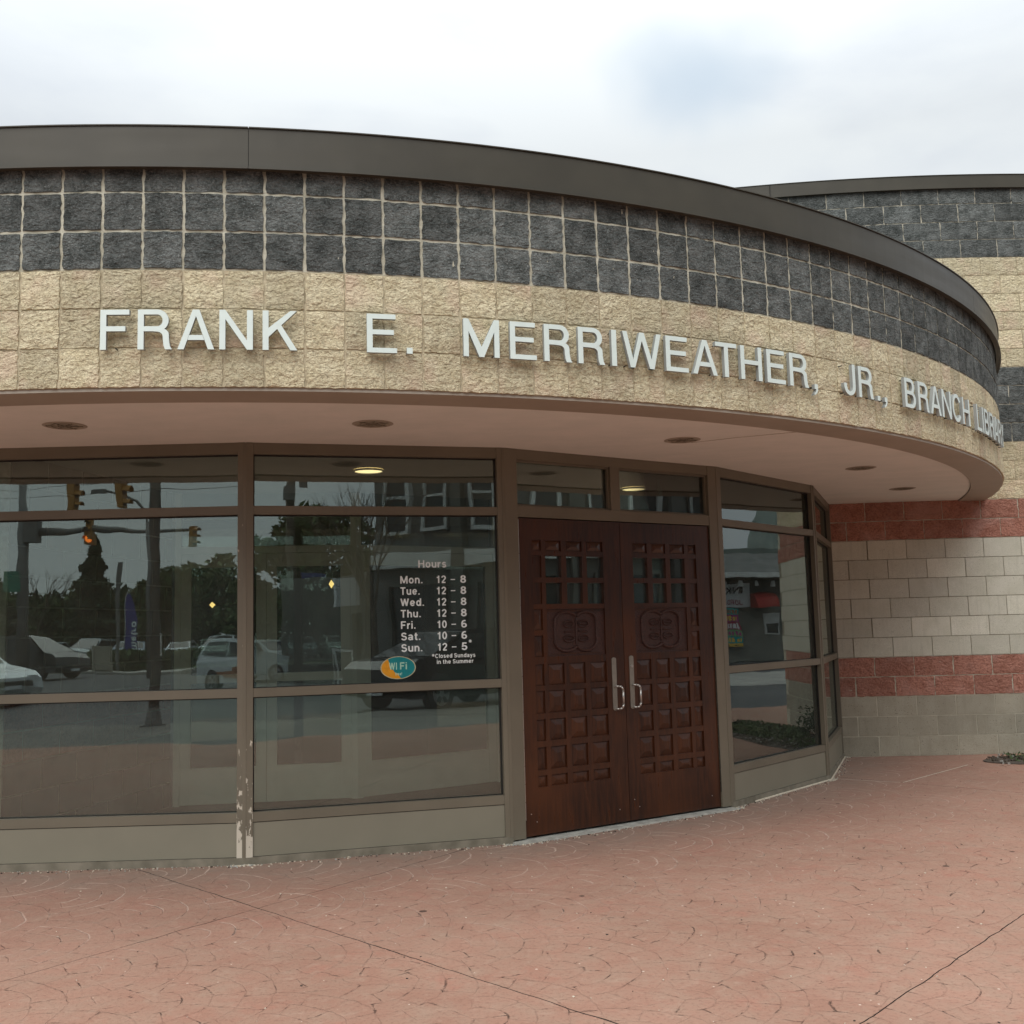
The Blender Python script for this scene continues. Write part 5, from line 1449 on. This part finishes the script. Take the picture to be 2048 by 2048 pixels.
# cars
paints = {}
def paint(n, c):
    if n not in paints: paints[n] = True; M[n] = mat_plain(n, c, .22, .15, .03)
    return n
def make_car(label, x, y, rz, paintmat, L=4.4, W=1.78, H=1.45, kind='sedan', group=None, z0=-.12):
    """profile in the car's own x (front is +x); body side walls lean in above the waist"""
    t_ = thing('parked_car', label, 'car', (x, y, z0), group)
    k, m_ = cos(rz), sin(rz)
    tr = lambda a, b, c: (x + a * k - b * m_, y + a * m_ + b * k, z0 + c)
    h = H; f_, r_ = L / 2, -L / 2
    if kind == 'suv': prof = [(r_, .35), (r_ - .02, .75), (r_ + .03, 1.0), (r_ + .25, h - .08), (r_ + .5, h), (f_ - 2.05, h), (f_ - 1.85, h - .05), (f_ - 1.25, 1.08), (f_ - .25, 1.0), (f_ - .02, .85), (f_, .45), (f_ - .1, .28), (r_ + .1, .28)]
    elif kind == 'hatch': prof = [(r_, .35), (r_ - .02, .75), (r_ + .05, .98), (r_ + .30, h - .12), (r_ + .55, h), (f_ - 1.9, h), (f_ - 1.55, h - .10), (f_ - .85, 1.0), (f_ - .22, .84), (f_ - .02, .66), (f_, .38), (f_ - .1, .22), (r_ + .1, .22)]
    else: prof = [(r_, .40), (r_ + .02, .82), (r_ + .10, .95), (r_ + .62, 1.0), (r_ + 1.15, h - .06), (r_ + 1.5, h), (f_ - 2.0, h), (f_ - 1.7, h - .06), (f_ - 1.12, .98), (f_ - .25, .82), (f_ - .03, .68), (f_, .40), (f_ - .1, .24), (r_ + .1, .24)]
    def half(z): return W / 2 - max(0, z - .92) * .33 - (.03 if z < .4 else 0)
    mb = MB(); n = len(prof)
    vs = [tr(a, half(c), c) for a, c in prof] + [tr(a, -half(c), c) for a, c in prof]
    mb.add(vs, [tuple(range(n)), tuple(range(2 * n - 1, n - 1, -1))]); mb.add(vs, [(i, n + i, n + (i + 1) % n, (i + 1) % n) for i in range(n)])
    mb.build('body', paintmat, t_)
    # windows, standing just proud of the body
    top = [q for q in prof if q[1] > .93]
    xr, xf = top[0][0], max(q[0] for q in top if q[1] > 1.0 - .04 and q[0] < f_ - .8)
    wz0, wz1 = 1.0 if kind != 'hatch' else 1.0, h - .10
    def at(z, front):
        pts = prof if front else prof
        best = None
        for (a0, c0_), (a1, c1_) in zip(pts, pts[1:]):
            if (c0_ - z) * (c1_ - z) <= 0 and c0_ != c1_:
                u = (z - c0_) / (c1_ - c0_); v = a0 + (a1 - a0) * u
                if front and v > 0 - .3: best = v if best is None else max(best, v)
                if not front and v < 0.3: best = v if best is None else min(best, v)
        return best if best is not None else (f_ - 1 if front else r_ + .3)
    xb0, xb1 = at(wz0 + .02, False) + .12, at(wz1, False) + .10; xf0, xf1 = at(wz0 + .02, True) - .16, at(wz1, True) - .08
    mid = (xb0 + xf0) / 2 - .05
    for sd in (1, -1):
        for a0, a1, b0, b1 in ((xb0, mid - .03, xb1, mid - .03), (mid + .03, xf0, mid + .03, xf1)):
            if b0 > b1 - .1: continue
            w = MB(); P_ = [tr(a0, sd * (half(wz0) + .006), wz0), tr(a1, sd * (half(wz0) + .006), wz0), tr(b1, sd * (half(wz1) + .006), wz1), tr(b0, sd * (half(wz1) + .006), wz1)]
            w.add(P_, [(0, 1, 2, 3) if sd < 0 else (3, 2, 1, 0)]); w.build('side_window', 'car_glass', t_)
    for nm, fr in (('windscreen', True), ('rear_window', False)):
        a0, a1 = at(wz0 + .04, fr), at(wz1 + .03, fr); s_ = .012 if fr else -.012
        w = MB(); w.add([tr(a0 + s_, -half(wz0) + .10, wz0 + .05), tr(a0 + s_, half(wz0) - .10, wz0 + .05), tr(a1 + s_, half(wz1) - .09, wz1 + .04), tr(a1 + s_, -half(wz1) + .09, wz1 + .04)], [(0, 1, 2, 3)]); w.build(nm, 'car_glass', t_)
    wr = .36 if kind == 'suv' else .31
    wb_ = L * .30
    for a_ in (wb_ + .05, -wb_):
        for sd in (1, -1):
            wh = MB(); c0_ = tr(a_, sd * (W / 2 - .19), wr); c1_ = tr(a_, sd * (W / 2 + .012), wr)
            wh.tube(c0_, c1_, wr, n=22); who = wh.build('wheel', 'tyre', t_)
            rm = MB(); c2_ = tr(a_, sd * (W / 2 + .018), wr)
            rm.tube(c1_, c2_, wr * .64, n=18)
            rm.build('rim', 'rim', who)
            sp = MB()
            for q in range(5):
                an = q * 2 * pi / 5
                sp.tube(tr(a_ + cos(an + .3) * wr * .22, sd * (W / 2 + .020), wr + sin(an + .3) * wr * .22), tr(a_ + cos(an + .3) * wr * .52, sd * (W / 2 + .020), wr + sin(an + .3) * wr * .52), wr * .10, wr * .14, 6)
            sp.build('rim_gap', 'black', who)
    for sd in (1, -1):
        MB().box(tr(f_ - .10, sd * (W / 2 - .28), .66), (.16, .34, .13), rz).build('headlight', 'head_glass', t_)
        MB().box(tr(r_ + .05, sd * (W / 2 - .20), .84), (.10, .26, .17), rz).build('tail_light', 'tail_glass', t_)
        MB().box(tr(f_ - L * .36, sd * (W / 2 + .08), 1.02), (.10, .16, .12), rz).build('mirror', paintmat, t_)
    MB().box(tr(f_ - .02, 0, .50), (.06, W * .62, .16), rz).build('grille', 'black', t_)
    MB().box(tr(f_ + .005, 0, .40), (.02, .42, .10), rz).build('number_plate', 'sign_white', t_)
    return t_
paint('white car paint', (.62, .66, .68)); paint('black car paint', (.012, .013, .016)); paint('silver car paint', (.34, .38, .39)); paint('dark grey car paint', (.06, .06, .062)); paint('blue grey car paint', (.19, .24, .29)); paint('dark red car paint', (.10, .018, .018))
c1 = make_car('small white hatchback with orange side graphics stopped on the road, reflected in the left window', -6.75, -16.5, .72, 'white car paint', 3.6, 1.62, 1.47, 'hatch')
for sd in (1, -1):
    k, m_ = cos(.72), sin(.72); mb = MB()
    for a_, b_, z_, h_ in ((-.9, .1, .50, .13), (-.2, .7, .60, .18), (-.55, .35, .42, .10)):
        tr = lambda a, b, c: (-6.75 + a * k - b * m_, -16.5 + a * m_ + b * k, -.12 + c)
        mb.add([tr(a_, sd * .818, z_), tr(b_, sd * .818, z_ - .05), tr(b_, sd * .818, z_ + h_), tr(a_, sd * .818, z_ + h_ * .6)], [(0, 1, 2, 3)])
    mb.build('side_graphic', 'p_orange', c1)
make_car('glossy black sports utility vehicle parked at the near kerb', 6.35, -6.25, radians(180 - 20.8), 'black car paint', 4.55, 1.84, 1.58, 'suv')
make_car('dark pickup sized vehicle waiting at the left of the road', -19.9, -31.6, .35, 'dark grey car paint', 4.9, 1.9, 1.75, 'suv')
make_car('white sedan nosing in at the far left of the road', -13.9, -13.6, .45, 'white car paint', 4.4, 1.8, 1.42)
make_car('silver sedan just left of the litter bin', 7.1, -22.2, 1.05, 'silver car paint', 4.5, 1.8, 1.40)
make_car('silver sedan further off behind the litter bin', 11.6, -26.0, 1.15, 'silver car paint', 4.6, 1.8, 1.42)
# rows in the parking lot: one built, the others copied part by part
protos = [make_car('white sedan at the left end of the parking lot front row', -36, -53, 1.5, 'white car paint', 4.4, 1.8, 1.45, 'sedan', 'cars in the parking lot', -.1),
          make_car('silver estate in the parking lot front row', -33, -53, 1.6, 'silver car paint', 4.5, 1.85, 1.62, 'suv', 'cars in the parking lot', -.1),
          make_car('dark car in the parking lot front row', -30, -53, 1.5, 'blue grey car paint', 4.4, 1.8, 1.45, 'sedan', 'cars in the parking lot', -.1)]
def copy_tree(o, parent=None):
    c_ = o.copy(); C.objects.link(c_); c_.parent = parent
    for ch in [q for q in bpy.data.objects if q.parent == o]: copy_tree(ch, c_)
    return c_
kids = {}
ordn = ['third', 'fourth', 'fifth', 'sixth', 'seventh', 'eighth', 'ninth', 'tenth', 'eleventh', 'twelfth', 'thirteenth', 'fourteenth', 'fifteenth', 'sixteenth']
kinds = ['white sedan', 'silver estate', 'blue grey sedan']
rc = random.Random(5)
for i in range(14):
    p_ = protos[i % 3]; c_ = copy_tree(p_)
    c_.location = (-28.0 + 2.75 * i + rc.uniform(-.2, .2), -53 + rc.uniform(-.3, .3), -.1)
    c_['label'] = '%s, the %s car from the left in the parking lot row' % (kinds[i % 3], ordn[i])
    c_.rotation_euler = (0, 0, rc.choice((0, pi)) if False else rc.uniform(-.05, .05))

# tall grey building across the side street
L0, L1 = (8.4, -15.7), (23.4, 5.6)
g_ = Panel(L0, L1)      # its outward side faces away from us, so work with the far side
g_ = Panel(L1, L0)
def gbox(mb, x0, x1, z0, z1, d0, d1): return g_.box(mb, x0, x1, z0, z1, d0, d1)
GL = g_.L
# which side faces the library?
sgn = 1 if (g_.n.x * (-2 - L0[0]) + g_.n.y * (5 - L0[1])) > 0 else -1
gb = thing('grey_apartment_building', 'three storey grey building with white trimmed windows across the side street', 'building', (16, -5, 0))
gbox(MB(), 0, GL, -.1, 11.5, -.3 * sgn, -12 * sgn).build('wall', 'wall_grey', gb)
gbox(MB(), -.1, GL + .1, 11.5, 11.9, .25 * sgn, -12.1 * sgn).build('cornice', 'white_trim', gb)
gbox(MB(), 0, GL, 3.3, 3.75, .02 * sgn, -.3 * sgn).build('sign_band', 'white_trim', gb)
gbox(MB(), 0, GL, -.1, .5, -.05 * sgn, -.3 * sgn).build('plinth', 'wall_dark', gb)
nb = 9; bw = GL / nb
for i in range(nb):
    xm = (i + .5) * bw
    gbox(MB(), i * bw - .18, i * bw + .18, -.05, 11.5, .06 * sgn, -.3 * sgn).build('pilaster', 'wall_grey' if i % 2 else 'wall_dark', gb)
    for z0, z1 in ((4.3, 6.5), (7.8, 10.0)):
        for dx in (-.62, .62):
            wf = MB(); x0, x1 = xm + dx - .42, xm + dx + .42; t2 = .10
            gbox(wf, x0, x0 + t2, z0, z1, -.12 * sgn, -.3 * sgn); gbox(wf, x1 - t2, x1, z0, z1, -.12 * sgn, -.3 * sgn)
            gbox(wf, x0 + t2, x1 - t2, z0, z0 + t2, -.12 * sgn, -.3 * sgn); gbox(wf, x0 + t2, x1 - t2, z1 - t2, z1, -.12 * sgn, -.3 * sgn); gbox(wf, x0 + t2, x1 - t2, (z0 + z1) / 2 - .04, (z0 + z1) / 2 + .04, -.14 * sgn, -.3 * sgn)
            wo = wf.build('window', 'white_trim', gb)
            gbox(MB(), x0 + t2, x1 - t2, z0 + t2, z1 - t2, -.22 * sgn, -.29 * sgn).build('pane', 'pane_dark', wo)
    wf = MB(); gbox(wf, xm - .95, xm - .87, .0, 2.9, -.1 * sgn, -.3 * sgn); gbox(wf, xm + .87, xm + .95, .0, 2.9, -.1 * sgn, -.3 * sgn); gbox(wf, xm - .87, xm + .87, 2.82, 2.9, -.1 * sgn, -.3 * sgn)
    wo = wf.build('shop_window', 'wall_dark', gb)
    gbox(MB(), xm - .87, xm + .87, .02, 2.82, -.24 * sgn, -.29 * sgn).build('pane', 'pane_dark', wo)
# low shop left of it
lb = thing('low_white_shop', 'low shop with a pale sign band beside the grey building', 'building', (8.3, -18, 0))
MB().box((10.4, -19.4, 1.6), (5.4, 4.2, 3.4), -.35).build('wall', 'wall_dark', lb)
MB().box((9.15, -17.10, 2.72), (3.4, .12, .95), -.35).build('sign_band', 'sign_white', lb)
MB().box((9.35, -16.98, 1.2), (2.6, .06, 1.6), -.35).build('shop_window', 'pane_dark', lb)
# A-board on the pavement
ab = thing('sandwich_board', 'white framed sandwich board standing on the far pavement', 'sign', (7.0, -14.4, 0))
for dy, lean in ((.18, -1), (-.18, 1)):
    p_ = Panel((7.3, -14.4 + dy), (6.7, -14.3 + dy))
    def pf(x, z, d, lean=lean, dy=dy, p_=p_): q = p_.pt(x, z, d); u = z / 1.1; return (q[0], q[1] - dy * u * .85, q[2] - .08)
    m2 = MB()
    for rect in (((0, 0), (.05, 0), (.05, 1.1), (0, 1.1)), ((.56, 0), (.61, 0), (.61, 1.1), (.56, 1.1)), ((.05, 1.03), (.56, 1.03), (.56, 1.1), (.05, 1.1)), ((.05, .2), (.56, .2), (.56, .26), (.05, .26))):
        m2.prism(list(rect), pf, 0, .02)
    m2.build('frame', 'white_trim', ab)
    MB().prism([(.05, .26), (.56, .26), (.56, 1.03), (.05, 1.03)], pf, .006, .014).build('board', 'wall_dark', ab)

# single storey shops with banners (reflected in the narrow window right of the doors)
E0, E1 = (34.2, 16.0), (35.2, 34.0)
s_ = Panel(E1, E0)       # faces the library side (west)
if s_.n.x > 0: s_ = Panel(E0, E1)
shopb = thing('banner_shop', 'single storey shop with shingled roof, banners and a red awning', 'building', (35, 24, 0))
SL = s_.L
def S(px_along):  # x along the panel for a given distance from the E0 end
    return px_along if (s_.a - Vector(E0)).length < .1 else SL - px_along
def sbox(mb, a0, a1, z0, z1, d0, d1):
    x0, x1 = sorted((S(a0), S(a1))); return s_.box(mb, x0, x1, z0, z1, d0, d1)
sbox(MB(), -4, SL, -.1, 3.9, -.2, -9).build('wall', 'shop_grey', shopb)
sbox(MB(), -4, SL, 2.55, 3.2, -.15, -.2).build('sign_band', 'wall_dark', shopb)
sbox(MB(), -4, SL, -.1, 1.9, -.16, -.2).build('shop_window', 'shop_grey', shopb)
rf = MB(); A_ = [(-4.4, 3.45, .9), (SL, 3.45, .9), (SL, 4.35, -1.2), (-4.4, 4.35, -1.2)]
rf.add([s_.pt(S(a), z, d) for a, z, d in A_] + [s_.pt(S(a), z - .12, d) for a, z, d in A_], [(0, 1, 2, 3), (7, 6, 5, 4), (0, 4, 5, 1), (3, 2, 6, 7)])
rf.build('roof_slope', 'roof_grey', shopb)
sbox(MB(), -4.4, SL, 3.25, 3.45, .92, .80).build('fascia', 'white_trim', shopb)
sbox(MB(), -4.0, SL, 4.1, 4.55, -1.25, -9).build('upper_roof', 'roof_green', shopb)
rf = MB(); cxp = s_.pt(S(8.3), 4.4, -3.0)
rf.tube((cxp[0], cxp[1], 3.9), (cxp[0], cxp[1], 11.2), 2.1, .1, 8); rf.build('pointed_roof', 'roof_green', shopb)
for i in range(7):
    q = s_.pt(S(3.2 + .62 * i), 3.12, .55); MB().tube(q, (q[0], q[1], 2.90), .05, .09, 8).build('spot_lamp', 'white_trim', shopb)
def letters(mb, txt, a0, width, z, cap, d):
    # written to read correctly from the street
    text_mesh(mb, txt, s_, min(S(a0), S(a0 + width)), z, cap, width, d=d, bold=.03)
ban = thing('shop_banner', 'white banner with black and dark red lettering on the shop front', 'banner', s_.pt(S(4.1), 2.1, .05))
sbox(MB(), 3.2, 5.0, 2.10, 3.04, .06, .03).build('cloth', 'sign_white', ban)
mb = MB(); letters(mb, 'NIKE', 3.75, .95, 2.66, .27, .065); mb.build('print', 'sign_black', ban)
mb = MB(); letters(mb, 'JORDAN', 3.75, 1.0, 2.2, .20, .065); mb.build('print', 'sign_red', ban)
pc = thing('window_poster', 'narrow multicoloured poster of stacked words under the white banner', 'poster', s_.pt(S(4.2), .46, .05))
zc = 2.06
for i, (mt, bg, h_) in enumerate((('p_orange', 'p_teal', .26), ('p_yellow', 'p_magenta', .30), ('sign_white', 'sign_red', .34), ('p_magenta', 'p_green', .28), ('p_yellow', 'p_teal', .26), ('sign_black', 'p_yellow', .14))):
    r_ = sbox(MB(), 3.85, 4.58, zc - h_ + .01, zc, .06, .04).build('stripe', bg, pc)
    mb = MB(); q = 3.90
    while q < 4.50:
        w_ = rc.uniform(.05, .12); sbox(mb, q, min(q + w_, 4.53), zc - h_ + .05, zc - .04 - rc.uniform(0, .05), .063, .0605); q += w_ + .035
    mb.build('print', mt, r_)
    zc -= h_
aw = thing('red_awning', 'rounded red awning over the shop window', 'awning', s_.pt(S(5.4), 2.1, .3))
mb = MB(); n = 10
for i in range(n):
    a0, a1 = pi / 2 * i / n, pi / 2 * (i + 1) / n
    P_ = []
    for a_ in (a0, a1):
        for xx in (5.02, 5.85): P_.append(s_.pt(S(xx), 2.05 + .60 * sin(a_), .05 + .70 * cos(a_)))
    mb.add(P_, [(0, 1, 3, 2)])
mb.build('cloth', 'awning_red', aw)
for xx in (5.02, 5.85):
    q = [s_.pt(S(xx), 2.05, .05)] + [s_.pt(S(xx), 2.05 + .60 * sin(pi / 2 * i / n), .05 + .70 * cos(pi / 2 * i / n)) for i in range(n + 1)]
    MB().add(q, [tuple(range(len(q)))]).build('end_piece', 'awning_red', aw)
for a0 in (5.6, 7.2):
    wf = MB(); sbox(wf, a0, a0 + .62, .95, 1.82, -.12, -.2)
    wo = wf.build('window', 'white_trim', shopb); sbox(MB(), a0 + .06, a0 + .56, 1.0, 1.42, -.115, -.119).build('pane', 'pane_dark', wo)
